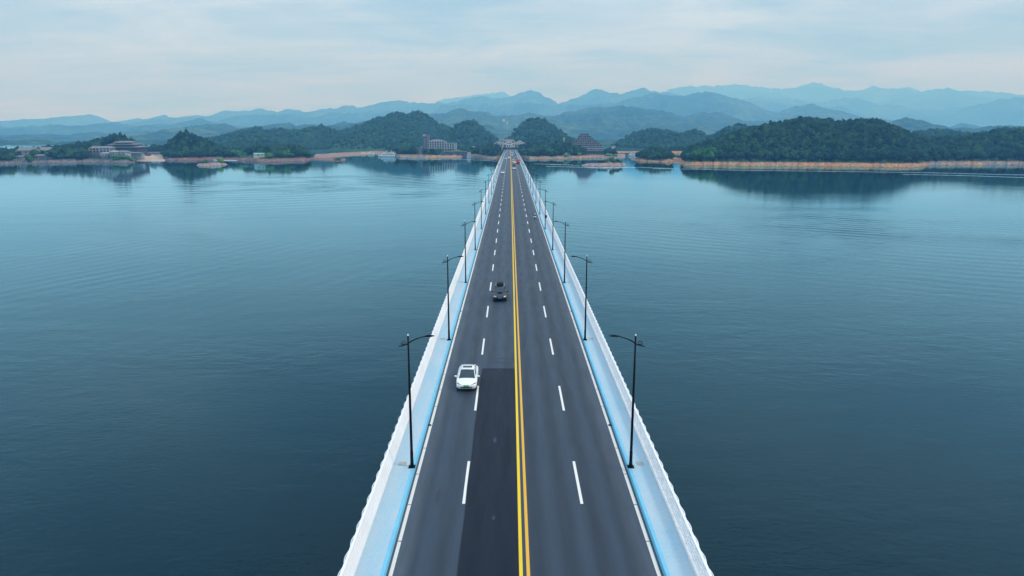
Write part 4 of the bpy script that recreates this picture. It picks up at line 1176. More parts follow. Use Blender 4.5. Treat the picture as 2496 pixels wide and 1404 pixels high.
# boat wakes: low ridges of water, reflected sky painted in as pale streaks
def wake_mat():
    m, N, b = mat_new('wake_sky_sheen')
    g = N.n('ShaderNodeNewGeometry'); P = g.outputs['Position']
    nz = N.noise(N.mapping(P, scale=(.25, 1, 1)), .5, 5, .7)
    N.l(N.mix(N.ramp(nz, [(.35, 0.0), (.6, 1.0)]), (.16, .34, .42), (.50, .66, .72)), b.inputs['Base Color'])
    b.inputs['Roughness'].default_value = .5
    return m
M['wake'] = wake_mat()
def wake(pts, wid, label, seed):
    rs = np.random.RandomState(seed)
    v = []; f = []
    px = np.linspace(pts[0][0], pts[-1][0], 160)
    py = interp(pts, px)
    for i, (a, b_) in enumerate(zip(px, py)):
        Y = Y_on(b_, WATER); u = i / 159
        ww = wid * (0.35 + 0.65 * math.sin(math.pi * min(1, max(0.02, u)))) * (0.7 + 0.5 * float(vnoise(i / 5.0, 0.0, seed)) )
        ww = max(.15, ww)
        X = X_at(a, Y, WATER)
        v += [(X, Y - ww, WATER + .012), (X, Y, WATER + .12), (X, Y + ww, WATER + .012)]
    for i in range(159):
        for k in (0, 1): f.append((i * 3 + k, i * 3 + 3 + k, i * 3 + 4 + k, i * 3 + 1 + k))
    o = mesh_np('boat_wake', v, f, M['wake'], smooth=True); tag(o, label, 'wake', None, 'stuff')
wake([(1590, 411), (1700, 412.5), (1800, 415), (2040, 418), (2260, 421), (2560, 428)], 2.6, 'long thin white wake streak below the big wooded hill', 1)
wake([(2200, 425), (2350, 428), (2560, 435)], 2.0, 'short faint wake streak nearest the frame corner below the second hill', 2)
wake([(1110, 388), (1150, 389.5), (1190, 391.5), (1214, 394)], 4.0, 'pale wake streak in front of the stone retaining wall', 3)
wake([(1300, 399), (1350, 401), (1390, 402), (1412, 404)], 4.5, 'broad pale wake trailing towards the reddish rock isle', 4)
wake([(1330, 405.5), (1450, 408.5), (1560, 408), (1640, 410.5)], 5.0, 'broad pale wake in front of the reddish rock isle', 5)

# ------------------------------------------------------------------ bridge
YS = [-60.0]
while YS[-1] < 1180: YS.append(YS[-1] + 10)
def strip(x0, x1, dz, ys=YS, dz1=None):
    v = []; f = []
    for y in ys:
        z = road_z(y)
        v += [(CXR + x0, y, z + dz), (CXR + x1, y, z + (dz if dz1 is None else dz1))]
    for i in range(len(ys) - 1): f.append((2 * i, 2 * i + 1, 2 * i + 3, 2 * i + 2))
    return v, f
def extr(prof, ys=YS, closed=True):
    b = MB()
    b.loft([[(CXR + x, y, road_z(y) + z) for x, z in prof] for y in ys], cap=closed)
    return b
RW = 7.13      # half width of the carriageway between kerb faces
YE = YS + [1195.0, 1215.0]
v, f = strip(-RW, RW, 0, YE)
road = MB().add(v, f).build('road', M['asphalt']); road['kind'] = 'structure'
bridge = empty('bridge', (0, 0, 0))
tag(bridge, 'long straight lake bridge carrying the four-lane road on concrete piers', 'bridge')
extr([(-8.95, .18), (-8.95, -.35), (-6.4, -.8), (-4.2, -2.8), (4.2, -2.8), (6.4, -.8), (8.95, -.35), (8.95, .18), (8.75, .18), (7.40, .18), (7.16, -.02), (-7.16, -.02), (-7.40, .18), (-8.75, .18)]).build('deck', M['concrete'], bridge)
for s_ in (-1, 1):
    p = [(s_ * RW, -.01), (s_ * (RW + .05), .25), (s_ * (RW + .24), .25), (s_ * (RW + .24), -.01)]
    if s_ > 0: p = p[::-1]
    extr(p, YE).build('kerb', M['kerb'], bridge)
    p = [(s_ * 8.67, .19), (s_ * 8.67, .30), (s_ * 9.0, .30), (s_ * 9.0, -.4)]
    extr(p if s_ < 0 else p[::-1]).build('parapet_base', M['rail'], bridge)
    v, f = strip(s_ * 7.372, s_ * 8.668, .235) if s_ > 0 else strip(-8.668, -7.372, .235)
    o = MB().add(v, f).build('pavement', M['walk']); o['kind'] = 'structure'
y = 30
while y < 1000:
    e = MB()
    for xx in (-4.2, 4.2):
        e.tube([(CXR + xx, y, WATER - 4), (CXR + xx, y, road_z(y) - 3.6)], .9, 14)
    e.box(CXR - 5.6, CXR + 5.6, y - 1.0, y + 1.0, road_z(y) - 3.6, road_z(y) - 2.82)
    e.build('pier', M['concrete'], bridge)
    y += 48

# markings
def mark(name, x0, x1, ys, mat, dz=.004):
    v, f = strip(x0, x1, dz, ys)
    return MB().add(v, f).build(name, mat, road)
YM = [y for y in YE]
mark('yellow_line', -.285, -.10, YM, M['yellow'])
mark('amber_line', .095, .275, YM, M['amber'])
for s_ in (-1, 1):
    b = MB(); y = -40.0
    while y < 1180:
        y2 = min(y + (4.0 if y < 160 else 12), 1190)
        v, f = strip(s_ * 6.90 - .10, s_ * 6.90 + .10, .004, [y + .04, y2 - .04])
        b.add(v, f)
        y = y2
    b.build('edge_line', M['whiteline'], road)
def dash(k, side):
    y1 = 45.9 + 15.0 * k; y0 = y1 - 5.8
    x = -3.60 if side < 0 else 3.64
    return strip(x - .09, x + .09, .004 if side < 0 else .004, [y0, y1])
for side in (-1, 1):
    for k in range(-4, 40):
        v, f = dash(k, side)
        if side < 0 and 45.9 + 15 * k < 70: v = [(a, b_, c + .004) for a, b_, c in v]
        MB().add(v, f).build('lane_dash', M['dashline'], road)
    b = MB()
    for k in range(40, 76):
        v, f = dash(k, side); b.add(v, f)
    o = b.build('lane_dash', M['dashline'], road); o['kind'] = 'stuff'
# dark resurfaced lane, its ragged end and seam
ys = [-60 + i * 4 for i in range(31)] + [65.7]
v = []; f = []
for i, y in enumerate(ys):
    v += [(-2.70 + .02 * math.sin(y * .7), y, .004), (CXR - .30, y, .004)]
for i in range(len(ys) - 1): f.append((2 * i, 2 * i + 1, 2 * i + 3, 2 * i + 2))
MB().add(v, f).build('asphalt_patch', M['patch'], road)
M['tar'] = plain('tar_seam', (0.010, 0.014, 0.022), .5)
b = MB()
rs = random.Random(4)
def seam(pts, w):
    for i in range(len(pts) - 1):
        (xa, ya), (xb, yb) = pts[i], pts[i + 1]
        d = math.hypot(xb - xa, yb - ya) or 1; nx, ny = -(yb - ya) / d * w / 2, (xb - xa) / d * w / 2
        b.add([(xa + nx, ya + ny, .009), (xa - nx, ya - ny, .009), (xb - nx, yb - ny, .009), (xb + nx, yb + ny, .009)], [(0, 1, 2, 3)])
seam([(-2.70, 65.75), (-1.2, 65.8), (.44, 65.72)], .09)
seam([(-2.72 + .02 * math.sin(y * .7), y) for y in range(-20, 66, 2)], .05)
seam([(-3.55 + .06 * math.sin(y * .4), y) for y in range(66, 92, 1)], .04)
b.build('tar_seam', M['tar'], road)
M['stain'] = plain('oil_stain', (0.020, 0.030, 0.045), .5)
M['chalk'] = plain('pale_scuff', (0.16, 0.20, 0.24), .8)
b = MB(); rs = random.Random(11)
for i in range(70):
    xx = rs.choice([-4.6, -1.2, 2.7, 6.0]) + rs.uniform(-.5, .5); yy = rs.uniform(22, 260)
    rx = rs.uniform(.05, .20); ry = rx * rs.uniform(1.5, 6); n = 9
    ring_ = [(xx + rx * math.cos(2 * math.pi * k / n) * rs.uniform(.7, 1.2), yy + ry * math.sin(2 * math.pi * k / n) * rs.uniform(.7, 1.2), .0125) for k in range(n)]
    b.add(ring_, [tuple(range(n))])
b.build('oil_stain', M['stain'], road)
b = MB()
for i in range(16):
    xx = rs.uniform(-5.8, 7.2); yy = rs.uniform(25, 200); a = rs.uniform(0, 6.28); l_ = rs.uniform(.1, .5)
    seam([(xx, yy), (xx + l_ * math.cos(a) * .5, yy + l_ * .3), (xx + l_ * math.cos(a), yy + l_ * math.sin(a))], .035)
b.build('pale_scuff', M['chalk'], road)
b = MB()
def oval(cx_, cy_, rx, ry, a0, a1, w):
    pts = [(cx_ + rx * math.cos(a0 + (a1 - a0) * i / 20), cy_ + ry * math.sin(a0 + (a1 - a0) * i / 20)) for i in range(21)]
    seam(pts, w)
oval(-.45, 68.2, .85, .75, 0, 6.28, .05)
oval(-.45, 68.2, 1.0, .95, 1.9, 4.4, .05)
oval(-.9, 68.2, 1.0, 1.0, 2.0, 4.2, .05)
b.build('road_scuff', M['tar'], road)
# gutter grates and expansion joints
b = MB()
for y in (28, 52, 88, 136, 184, 232, 280, 328):
    for s_ in (-1, 1):
        v, f = strip(s_ * 7.0 - .13, s_ * 7.0 + .13, .009, [y, y + .3]); b.add(v, f)
b.build('gutter_grate', M['black'], road)
# worn square slabs in the paving beside every lamp
# ------------------------------------------------------------------ railings
def railing(side, label):
    e = empty('bridge_railing', (0, 0, 0)); tag(e, label, 'railing', 'white railings of the bridge')
    s = side
    rails = [(8.74, .42, .045), (8.80, .62, .045), (8.86, .82, .045), (8.92, 1.00, .045), (8.99, 1.17, .06)]
    ys = [-20 + 5 * i for i in range(241)]
    for (x, z, r) in rails:
        prof = [(-.07, -r * .5), (.07, -r * .5 + .015), (.07, r * .5 + .015), (-.07, r * .5)]
        MB().loft([[(CXR + s * (x + a), y, road_z(y) + z + c) for a, c in prof] for y in ys]).build('rail', M['rail'], e)
    # bowed bay: curved post plus two outward arcs
    def bay(b, y0, z0):
        b.tube([(CXR + s * 8.80, y0, z0 + .28), (CXR + s * 8.82, y0, z0 + .55), (CXR + s * 8.90, y0, z0 + .9), (CXR + s * 9.02, y0, z0 + 1.20)], .045, 6)
        for zz, xb in ((1.12, 9.03), (.86, 8.93), (.5, 8.84)):
            pts = [(CXR + s * (xb + .12 * math.sin(math.pi * i / 8)), y0 + 1.5 * i / 8, z0 + zz) for i in range(9)]
            b.tube(pts, .028, 5, cap=False)
    b0 = MB(); bay(b0, 0, 0)
    proto = b0.build('railing_bay', M['rail'], e, smooth=True)
    y = 20.0; k = 0
    protoused = False
    while k < 100:
        o = proto if k == 0 else proto.copy()
        if k: COL.objects.link(o); o.parent = e
        o.location = (0, y, road_z(y)); y += 1.5; k += 1
    bb = MB()
    while y < 1175:
        if y < 420: bay(bb, y, road_z(y))
        else:
            bb.tube([(CXR + s * 8.80, y, road_z(y) + .28), (CXR + s * 9.0, y, road_z(y) + 1.18)], .05, 4, cap=False)
            bb.tube([(CXR + s * 9.02, y, road_z(y) + 1.1), (CXR + s * 9.18, y + .75, road_z(y) + 1.1), (CXR + s * 9.02, y + 1.5, road_z(y) + 1.1)], .04, 4, cap=False)
        y += 1.5
    o = bb.build('railing_bay', M['rail'], e); o['kind'] = 'stuff'
railing(-1, 'long white railing with outward bowed bays on the side with the oncoming cars')
railing(1, 'long white railing with outward bowed bays on the scooter side')

# ------------------------------------------------------------------ street lamps
ORD = ['nearest', 'second', 'third', 'fourth', 'fifth', 'sixth', 'seventh', 'eighth', 'ninth', 'tenth', 'eleventh', 'twelfth', 'thirteenth', 'fourteenth', 'fifteenth',
       'sixteenth', 'seventeenth', 'eighteenth', 'nineteenth', 'twentieth'] + ['%d%s' % (i, {1: 'st', 2: 'nd', 3: 'rd'}.get(i % 10, 'th')) for i in range(21, 60)]
def lamp_proto():
    e = empty('street_lamp')
    MB().tube([(0, 0, 0), (0, 0, .3), (0, 0, .31), (0, 0, 1.1), (0, 0, 1.15), (0, 0, 5), (0, 0, 9.15)], [.125, .12, .11, .105, .092, .078, .052], 12).build('pole', M['black'], e, smooth=True)
    MB().box(-.22, .22, -.22, .22, 0, .05).build('base_plate', M['black'], e)
    MB().tube([(0, 0, 9.15), (0, 0, 9.2), (0, 0, 9.27)], [.052, .06, .02], 10).build('finial', M['white'], e)
    arm = [(-.62, 0, 8.44), (-.42, 0, 8.46), (-.2, 0, 8.53), (0, 0, 8.63), (.25, 0, 8.80), (.5, 0, 8.93), (.8, 0, 9.03), (1.08, 0, 9.09)]
    MB().tube(arm, [.03, .034, .038, .042, .04, .036, .032, .028], 8).build('arm', M['black'], e, smooth=True)
    sc = [(-.60 + .02 * i / 12, 0, 8.44) for i in range(2)]
    sp = []
    for i in range(26):
        a = -math.pi / 2 + 2 * math.pi * 1.25 * i / 25; r = .165 - .09 * i / 25
        sp.append((-.30 + r * math.cos(-a) * -1, 0, 8.66 + r * math.sin(a)))
    MB().tube(sp, .022, 6).build('scroll', M['black'], e, smooth=True)
    hd = MB()
    prof = [(1.0, .03, .03), (1.1, .07, .05), (1.25, .13, .085), (1.42, .15, .095), (1.56, .11, .07), (1.68, .05, .03), (1.73, .01, .01)]
    hd.loft([[(x, w * math.cos(a), 9.10 + .05 * (x - 1) + hh * math.sin(a) * (1.0 if math.sin(a) > 0 else .45)) for a in [2 * math.pi * k / 12 for k in range(12)]] for x, w, hh in prof])
    head = hd.build('lamp_head', M['black'], e, smooth=True)
    MB().ellipsoid((1.40, 0, 9.085), (.16, .09, .03), 10, 4).build('lens', M['lens'], head)
    return e
LP = lamp_proto(); freeze(LP)
first = True
k = 0; y = 44.55
while y < 1170:
    for s_ in (-1, 1):
        e = LP if first else copy_tree(LP)
        first = False
        e.location = (CXR + s_ * 7.34, y, road_z(y) + .25)
        e.rotation_euler = (0, 0, 0 if s_ < 0 else math.pi)
        tag(e, 'black curved-arm street lamp with a scroll, %s one along the %s railing' % (ORD[k], 'oncoming-car-side' if s_ < 0 else 'scooter-side'), 'street lamp', 'street lamps along the bridge')
        if s_ > 0 and k in (4, 13) or s_ < 0 and k == 13:
            MB().box(-.38, -.06, -.18, .18, 2.5, 3.15).build('equipment_box', M['black'], e, bevel=.02)
    k += 1; y += 30.0
v = []; f = []
M['slab'] = plain('worn_slab', (.40, .40, .38), .85, var=.25, scale=4)
n = 0
y = 45.06
bsl = MB()
while y < 600:
    for s_ in (-1, 1):
        xa = CXR + s_ * 7.78; xb = CXR + s_ * 8.32
        z = road_z(y) + .24
        bsl.add([(min(xa, xb), y - .28, z), (max(xa, xb), y - .28, z), (max(xa, xb), y + .28, z), (min(xa, xb), y + .28, z)], [(0, 1, 2, 3)])
    y += 30
bsl.build('service_cover', M['slab'], bpy.data.objects['pavement'])

# ------------------------------------------------------------------ vehicles
def ring(y, w, zb, zs, zt, wt, cr):
    """closed cross-section of a car at station y (front = -y)"""
    half = [(w * .80, zb), (w * .97, zb + .10), (w, (zb + zs) / 2), (w * .985, zs), ((w * .985 + wt) / 2 + .02, zs + (zt - zs) * .72), (wt, zt)]
    r = [(x, y, z) for x, z in half] + [(wt * .5, y, zt + cr * .8), (0, y, zt + cr), (-wt * .5, y, zt + cr * .8)] + [(-x, y, z) for x, z in half[::-1]]
    return r
def car(X, Y, z, away, paint, label, name='car', kind='sedan', lights=False, plate=None, roofbox=False, sunroof=False, extras=False):
    e = empty(name, (X, Y, z), math.pi if away else 0.0)
    tag(e, label, {'sedan': 'car', 'suv': 'car', 'van': 'van'}[kind])
    suv = kind == 'suv'; van = kind == 'van'
    L = 4.7 if not van else 5.2; W_ = .92; hb = .95 if suv else .88
    if van: hb = 1.1
    top = 1.46 if kind == 'sedan' else (1.66 if suv else 2.1)
    hood = .86 if kind == 'sedan' else (1.0 if suv else 1.15)
    f0 = -L / 2
    st = [(f0, .58, .42, .52, .60, .42, .02), (f0 + .05, .74, .30, .58, .68, .58, .02), (f0 + .22, .86, .22, .64, .74, .70, .03), (f0 + .6, .905, .20, .72, .80, .76, .04), (f0 + 1.0, W_, .20, .80, hood, .78, .045),
          (f0 + 1.35, W_, .20, .86, hood + .05, .76, .04), (f0 + 2.2, W_, .20, .88, hood + .08, .76, .02), (f0 + 3.4, W_, .20, .90, hood + .10, .74, .02),
          (L / 2 - .5, .90, .22, .90, hood + .12, .72, .03), (L / 2 - .12, .84, .28, .84, hood + .08, .66, .03), (L / 2, .74, .38, .74, hood - .04, .58, .02)]
    body = MB().loft([ring(*q) for q in st]).build('body', paint, e, smooth=True)
    # greenhouse
    c0 = f0 + (1.12 if kind == 'sedan' else 1.2); c1 = f0 + (2.05 if kind == 'sedan' else 2.0)
    c2 = f0 + (3.25 if kind == 'sedan' else 4.0); c3 = L / 2 - (.35 if kind == 'sedan' else .12)
    if van: c0, c1, c2, c3 = f0 + .5, f0 + 1.2, L / 2 - .25, L / 2 - .05
    zb = hood - .02; tw = .60 if not van else .74; bw = .80
    def gr(y, w0, w1, z0, z1): return [(w0, y, z0), (w1, y, z1), (w1 * .5, y, z1 + .03), (0, y, z1 + .04), (-w1 * .5, y, z1 + .03), (-w1, y, z1), (-w0, y, z0)]
    v = []
    cab = MB()
    rr = [gr(c0, bw * .93, bw * .90, zb, zb + .05), gr((c0 + c1) / 2, bw * .96, (bw * .93 + tw) / 2, zb, (zb + top) / 2 + .04), gr(c1, bw, tw, zb, top - .05), gr((c1 + c2) / 2, bw, tw + .03, zb, top), gr(c2, bw, tw, zb, top - .04), gr((c2 + c3) / 2, bw * .97, tw * 1.04, zb, (top + zb) / 2 + .08), gr(c3, bw * .92, bw * .84, zb, zb + .08)]
    cab.loft(rr).build('cabin_glass', M['glass'], e, smooth=False)
    # painted roof skin, a shell just above the glass
    def top_ring(y, w1, z1, o=.018): return [(w1 + .02, y, z1 - .07), (w1 + .015, y, z1 + o), (w1 * .5, y, z1 + .03 + o), (0, y, z1 + .04 + o), (-w1 * .5, y, z1 + .03 + o), (-w1 - .015, y, z1 + o), (-w1 - .02, y, z1 - .07)]
    roof = MB().loft([top_ring(c1 - .05, tw + .01, top - .07), top_ring(c1 + .15, tw + .01, top - .03), top_ring((c1 + c2) / 2, tw + .03, top), top_ring(c2, tw, top - .04), top_ring(c2 + .1, tw, top - .09)]).build('roof', paint, e, smooth=True)
    if sunroof: MB().box(-.40, .40, c1 + .22, c1 + .62, top + .03, top + .072).build('sunroof', M['glass'], roof)
    pl = MB()
    for s_ in (-1, 1):
        pl.tube([(s_ * bw * .93, c0 + .02, zb + .02), (s_ * (bw * .93 + tw) / 2, (c0 + c1) / 2, (zb + top) / 2 + .04), (s_ * (tw + .01), c1, top - .03)], .045, 6)
        pl.tube([(s_ * bw * .90, c3 - .02, zb + .04), (s_ * tw * 1.06, (c2 + c3) / 2, (top + zb) / 2 + .08), (s_ * (tw - .01), c2 + .02, top - .07)], .045, 6)
        pl.tube([(s_ * (bw + .005), (c1 + c2) / 2, zb), (s_ * (tw + .04), (c1 + c2) / 2, top - .03)], .035, 5)
        pl.tube([(s_ * (bw + .01), c0 + .1, zb + .02), (s_ * (bw + .03), (c1 + c2) / 2, zb + .02), (s_ * bw * .95, c3, zb + .05)], .03, 5)
    pl.build('pillar', paint, e, smooth=True)
    for s_ in (-1, 1):
        mr = MB().ellipsoid((s_ * 1.02, c0 + .33, zb + .12), (.13, .075, .085), 8, 6).tube([(s_ * .84, c0 + .3, zb + .02), (s_ * .95, c0 + .32, zb + .08)], .03, 5)
        mr.build('mirror', M['black'] if suv else paint, e, smooth=True)
        hl = [(s_ * .50, f0 + .075, .63), (s_ * .60, f0 + .115, .665), (s_ * .82, f0 + .30, .745), (s_ * .84, f0 + .42, .775), (s_ * .80, f0 + .40, .70), (s_ * .60, f0 + .10, .615)]
        if extras or suv:
            a = Vector(hl[0])
            MB().tube([(s_ * .46, f0 + .05, .645), (s_ * .62, f0 + .12, .675), (s_ * .80, f0 + .30, .745)], [.035, .055, .045] if not suv else [.05, .09, .08], 6).build('headlight', M['lens'] if suv else M['glass'], e, smooth=True)
        else:
            MB().ellipsoid((s_ * .68, f0 + .16, .66), (.15, .10, .07), 8, 5).build('headlight', M['lens'], e, smooth=True)
        MB().ellipsoid((s_ * .66, L / 2 - .06, .80), (.17, .07, .07), 8, 5).build('tail_light', M['redlens'], e, smooth=True)
        for yy in (f0 + .88, L / 2 - .95):
            wl = empty('wheel', (s_ * .80, yy, .33)); wl.parent = e
            MB().tube([(-.11, 0, 0), (.11, 0, 0)], .33, 18).build('tyre', M['rubber'], wl, smooth=False)
            MB().tube([(-.117, 0, 0), (.117, 0, 0)], .2, 12).build('rim', M['chrome'], wl)
    MB().box(-.50, .50, f0 - .03, f0 + .1, .36, .46).build('grille', M['black'], e, bevel=.02)
    if suv: MB().box(-.72, .72, f0 + .0, f0 + .12, .52, .62).build('upper_grille', M['black'], e, bevel=.02)
    pm = M['plateblue'] if plate == 'blue' else M['plategreen'] if plate == 'green' else M['plateblue']
    MB().box(-.23, .23, f0 - .035, f0 + .02, .50, .63).build('license_plate', pm, e)
    MB().box(-.23, .23, L / 2 - .01, L / 2 + .02, .60, .74).build('license_plate', pm, e)
    if roofbox:
        bx = MB()
        pr = [(-.95, .30, .08), (-.85, .42, .18), (-.3, .46, .25), (.4, .46, .25), (.8, .40, .18), (.95, .3, .08)]
        cy_ = (c1 + c2) / 2
        bx.loft([[(w * sx, cy_ + y, top + .09 + hh * sz) for sx, sz in ((-1, .1), (-.9, .85), (-.5, 1), (.5, 1), (.9, .85), (1, .1))] for y, w, hh in pr])
        bx.build('roof_box', M['black'], e, smooth=True)
        for s_ in (-1, 1):
            MB().tube([(s_ * .56, c1 + .1, top + .07), (s_ * .58, cy_, top + .10), (s_ * .56, c2 - .1, top + .07)], .03, 6).build('roof_rail', M['chrome'], e)
        MB().box(-.34, .34, c0 - .28, c0 - .02, hood + .06, hood + .10).build('bonnet_scoop', M['black'], e)
    return e
def on(px, py): return on_road(px, py)
X, Y = on(1137.5, 950); car(X, Y + 1.75, 0, False, M['carwhite'], 'white sedan with a green licence plate and small sunroof', sunroof=True, plate='green', extras=True)
X, Y = on(1218.5, 733); car(X, Y + 1.6, 0, False, M['cardark'], 'dark grey car with a black roof box and blue licence plate', kind='suv', roofbox=True, plate='blue')
def carp(px, py, away, paint, label, **kw):
    X, Y = on(px, py); L2 = 2.35
    return car(X, Y + L2, road_z(Y + L2), away, paint, label, **kw)
carp(1224.7, 424.0, False, M['carwhite'], 'white car driving towards the camera alone in the outer oncoming lane')
carp(1233.0, 388.5, False, M['carwhite'], 'far white car in the outer oncoming lane near the shore')
carp(1240.2, 386.6, False, M['carwhite'], 'far white car with dark front in the inner oncoming lane near the shore', kind='suv')
carp(1253.2, 413.5, True, M['carwhite'], 'white car at the tail of the queue driving away', kind='sedan')
carp(1253.9, 406.5, True, M['carblack'], 'black car right in front of the white car at the tail of the queue', kind='suv')
carp(1250.4, 400.5, True, M['orange'], 'orange taxi in the inner lane behind the white van')
carp(1251.2, 395.8, True, M['carwhite'], 'white van ahead of the orange taxi', kind='van', name='van')
carp(1255.8, 398.6, True, M['carwhite'], 'white car between the orange taxi and the red truck')
carp(1248.8, 379.5, True, M['carwhite'], 'white car in the inner lane far ahead of the van')
carp(1247.8, 373.0, True, M['carwhite'], 'farthest white car at the bridge end', kind='van', name='van')
carp(1256.2, 379.0, True, M['carblack'], 'far black car in the outer lane close to the scooter-side railing', kind='sedan')

def truck():
    X, Y = on(1262.8, 399.8)
    e = empty('truck', (X, Y + 4, road_z(Y + 4)), math.pi); tag(e, 'red box truck in the outer lane driving towards the shore', 'truck')
    MB().box(-1.22, 1.22, -1.8, 4.0, 1.05, 3.3).build('cargo_box', M['red'], e, bevel=.06)
    MB().loft([[(1.1, -3.9, .6), (1.1, -3.9, 1.6), (-1.1, -3.9, 1.6), (-1.1, -3.9, .6)], [(1.15, -3.7, .5), (1.05, -3.6, 2.6), (-1.05, -3.6, 2.6), (-1.15, -3.7, .5)], [(1.15, -1.9, .5), (1.1, -1.9, 2.75), (-1.1, -1.9, 2.75), (-1.15, -1.9, .5)]]).build('cab', M['red'], e)
    MB().box(-.95, .95, -3.95, -3.6, 1.65, 2.4).build('windscreen', M['glass'], e)
    MB().box(-1.0, 1.0, -3.6, 3.9, .6, 1.0).build('chassis', M['black'], e)
    for s_ in (-1, 1):
        for yy in (-2.9, 2.2, 3.2):
            wl = empty('wheel', (s_ * .98, yy, .48)); wl.parent = e
            MB().tube([(-.15, 0, 0), (.15, 0, 0)], .48, 16).build('tyre', M['rubber'], wl)
            MB().tube([(-.16, 0, 0), (.16, 0, 0)], .25, 10).build('rim', M['chrome'], wl)
        MB().box(s_ * 1.0 - .12, s_ * 1.0 + .12, 3.99, 4.06, .75, .95).build('tail_light', M['redlens'], e)
    MB().box(-1.15, 1.15, 3.9, 4.05, .45, .62).build('bumper', M['black'], e)
truck()

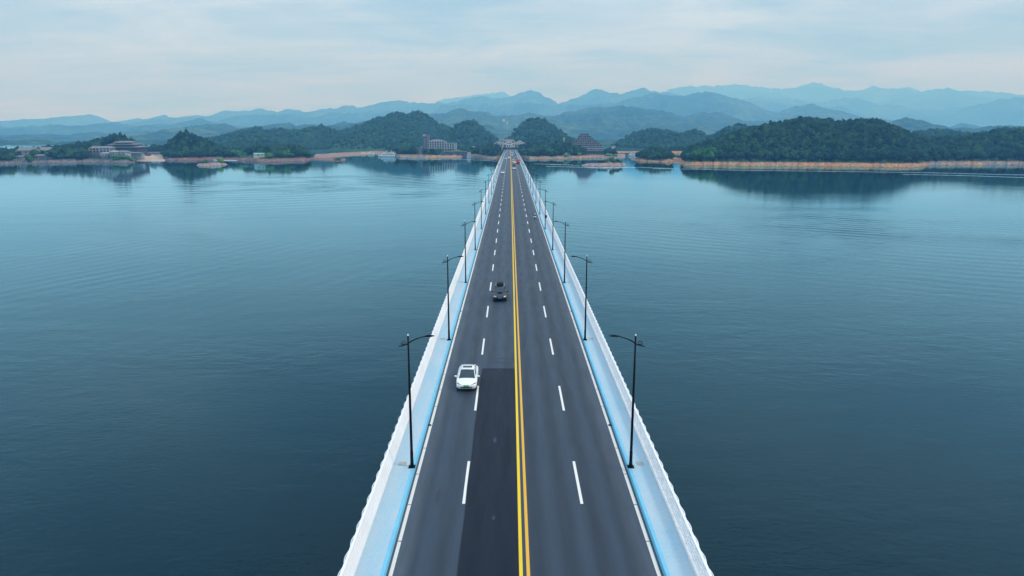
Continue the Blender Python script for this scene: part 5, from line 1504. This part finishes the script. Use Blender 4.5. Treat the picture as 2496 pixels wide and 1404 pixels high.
# scooter and rider --------------------------------------------------
def skin_body(name, verts, edges, radii, mat, parent=None, sub=2, root=0):
    me = bpy.data.meshes.new(name); me.from_pydata(verts, edges, [])
    o = link(name, me, parent)
    me.materials.append(mat)
    sk = o.modifiers.new('skin', 'SKIN'); sk.use_smooth_shade = True
    for i, r in enumerate(radii):
        me.skin_vertices[0].data[i].radius = (r, r) if not isinstance(r, tuple) else r
    me.skin_vertices[0].data[root].use_root = True
    ss = o.modifiers.new('sub', 'SUBSURF'); ss.levels = sub; ss.render_levels = sub
    return o
def scooter(px, py, label_s, label_p, shirt='skyblue'):
    X, Y = on(px, py); z = road_z(Y)
    e = empty('motor_scooter', (X, Y + .7, z)); tag(e, label_s, 'scooter')
    for yy in (-.55, .68):
        w = MB().tube([(-.05, yy, .24), (.05, yy, .24)], .24, 18).build('wheel', M['rubber'], e)
        MB().tube([(-.055, yy, .24), (.055, yy, .24)], .11, 10).build('rim', M['chrome'], w)
    MB().loft([[(a * .17, -.75, .55 + b_) for a, b_ in ((-1, -.12), (-.7, .14), (.7, .14), (1, -.12))], [(a * .2, -.35, .52 + b_) for a, b_ in ((-1, -.2), (-.8, .2), (.8, .2), (1, -.2))], [(a * .17, .1, .5 + b_) for a, b_ in ((-1, -.2), (-.8, .18), (.8, .18), (1, -.2))]]).build('body', M['white'], e, smooth=True)
    MB().loft([[(a * .16, -.62, .76 + b_) for a, b_ in ((-1, -.03), (-.8, .05), (.8, .05), (1, -.03))], [(a * .14, .08, .74 + b_) for a, b_ in ((-1, -.03), (-.8, .05), (.8, .05), (1, -.03))]]).build('seat', M['black'], e)
    MB().box(-.15, .15, .08, .48, .24, .30).build('footboard', M['black'], e)
    MB().loft([[(-.2, .5, .25), (-.14, .56, .95), (.14, .56, .95), (.2, .5, .25)], [(-.16, .58, .25), (-.1, .64, .95), (.1, .64, .95), (.16, .58, .25)]]).build('leg_shield', M['white'], e)
    MB().tube([(0, .66, .3), (0, .5, 1.02)], .03, 8).build('fork', M['black'], e)
    MB().tube([(-.34, .42, 1.06), (-.1, .5, 1.04), (.1, .5, 1.04), (.34, .42, 1.06)], .022, 7).build('handlebar', M['black'], e)
    for s_ in (-1, 1):
        MB().tube([(s_ * .3, .45, 1.06), (s_ * .36, .46, 1.24)], .012, 5).ellipsoid((s_ * .37, .46, 1.28), (.06, .02, .04), 8, 5).build('mirror', M['black'], e)
        # pannier
        MB().ellipsoid((s_ * .27, -.42, .52), (.10, .22, .15), 10, 6).build('pannier', M['white'], e, smooth=True)
    MB().box(-.1, .1, -.80, -.76, .42, .52).build('license_plate', M['plateblue'], e)
    # rider (seated, leaning slightly forward)
    p = empty('person', (X, Y + .7, z)); tag(p, label_p, 'person')
    V = [(0, -.2, .86), (0, -.17, 1.05), (0, -.12, 1.28), (0, -.07, 1.44), (0, -.04, 1.53), (0, -.02, 1.64), (0, 0, 1.72),
         (-.10, -.16, .86), (-.17, .22, .80), (-.15, .26, .40), (-.15, .40, .34), (.10, -.16, .86), (.17, .22, .80), (.15, .26, .40), (.15, .40, .34),
         (-.18, -.09, 1.42), (-.30, .06, 1.20), (-.30, .34, 1.09), (.18, -.09, 1.42), (.30, .06, 1.20), (.30, .34, 1.09)]
    E = [(0, 1), (1, 2), (2, 3), (3, 4), (4, 5), (5, 6), (0, 7), (7, 8), (8, 9), (9, 10), (0, 11), (11, 12), (12, 13), (13, 14), (3, 15), (15, 16), (16, 17), (3, 18), (18, 19), (19, 20)]
    Rr = [(.16, .13), (.14, .11), (.17, .12), (.13, .1), .055, .085, .075, .095, .075, .05, .045, .095, .075, .05, .045, .06, .047, .032, .06, .047, .032]
    skin_body('body', V, E, Rr, M['skin'], p)
    # shirt and trousers slightly larger than the body
    Vs = [V[i] for i in (0, 1, 2, 3, 15, 16, 18, 19)]
    skin_body('shirt', Vs, [(0, 1), (1, 2), (2, 3), (3, 4), (4, 5), (3, 6), (6, 7)], [(.175, .145), (.165, .135), (.19, .14), (.14, .115), .075, .062, .075, .062], M[shirt], p)
    Vt = [V[i] for i in (0, 7, 8, 9, 11, 12, 13)]
    skin_body('trousers', Vt, [(0, 1), (1, 2), (2, 3), (0, 4), (4, 5), (5, 6)], [(.18, .15), .112, .09, .062, .112, .09, .062], M['trouser'], p)
    MB().ellipsoid((0, .0, 1.70), (.125, .145, .135), 14, 9).build('helmet', M['black'], p, smooth=True)
    for s_ in (-1, 1):
        hand = MB().ellipsoid((s_ * .30, .40, 1.075), (.045, .05, .028), 8, 5)
        for q in range(4):
            xx = s_ * (.27 + .022 * q)
            hand.tube([(xx, .42, 1.09), (xx, .46, 1.08), (xx, .47, 1.045), (xx, .445, 1.03)], .0095, 5)
        hand.tube([(s_ * .25, .38, 1.07), (s_ * .245, .42, 1.045), (s_ * .25, .44, 1.04)], .011, 5)
        hand.build('hand', M['skin'], p, smooth=True)
        MB().ellipsoid((s_ * .15, .38, .33), (.05, .13, .045), 8, 5).build('shoe', M['black'], p, smooth=True)
scooter(1303.5, 533.5, 'small motor scooter with white side panniers under the rider in blue', 'person in a light blue shirt and black helmet riding the scooter away')
scooter(1258.6, 384.0, 'tiny far scooter near the shore end of the bridge', 'far rider in dark clothing on the scooter near the shore end', 'trouser')

# low hedge and sign at the end of the road
def hedge():
    z = road_z(1180)
    e = merged_crowns('hedge', [(CXR + rs_, 1219 + (i % 3), z + 1.0) for i, rs_ in enumerate(np.linspace(-11, 11, 34))], [1.9] * 34, VAR2, M['leaf'], 3, .8)
    tag(e, 'dark hedge closing the far end of the road below the cream hall', 'hedge')
hedge()
LAB = {}
print('STAT trees', NTREE, 'hill crowns', NW, 'faces', sum(len(o.data.polygons) for o in bpy.data.objects if o.type == 'MESH'), 'objs', len(bpy.data.objects))
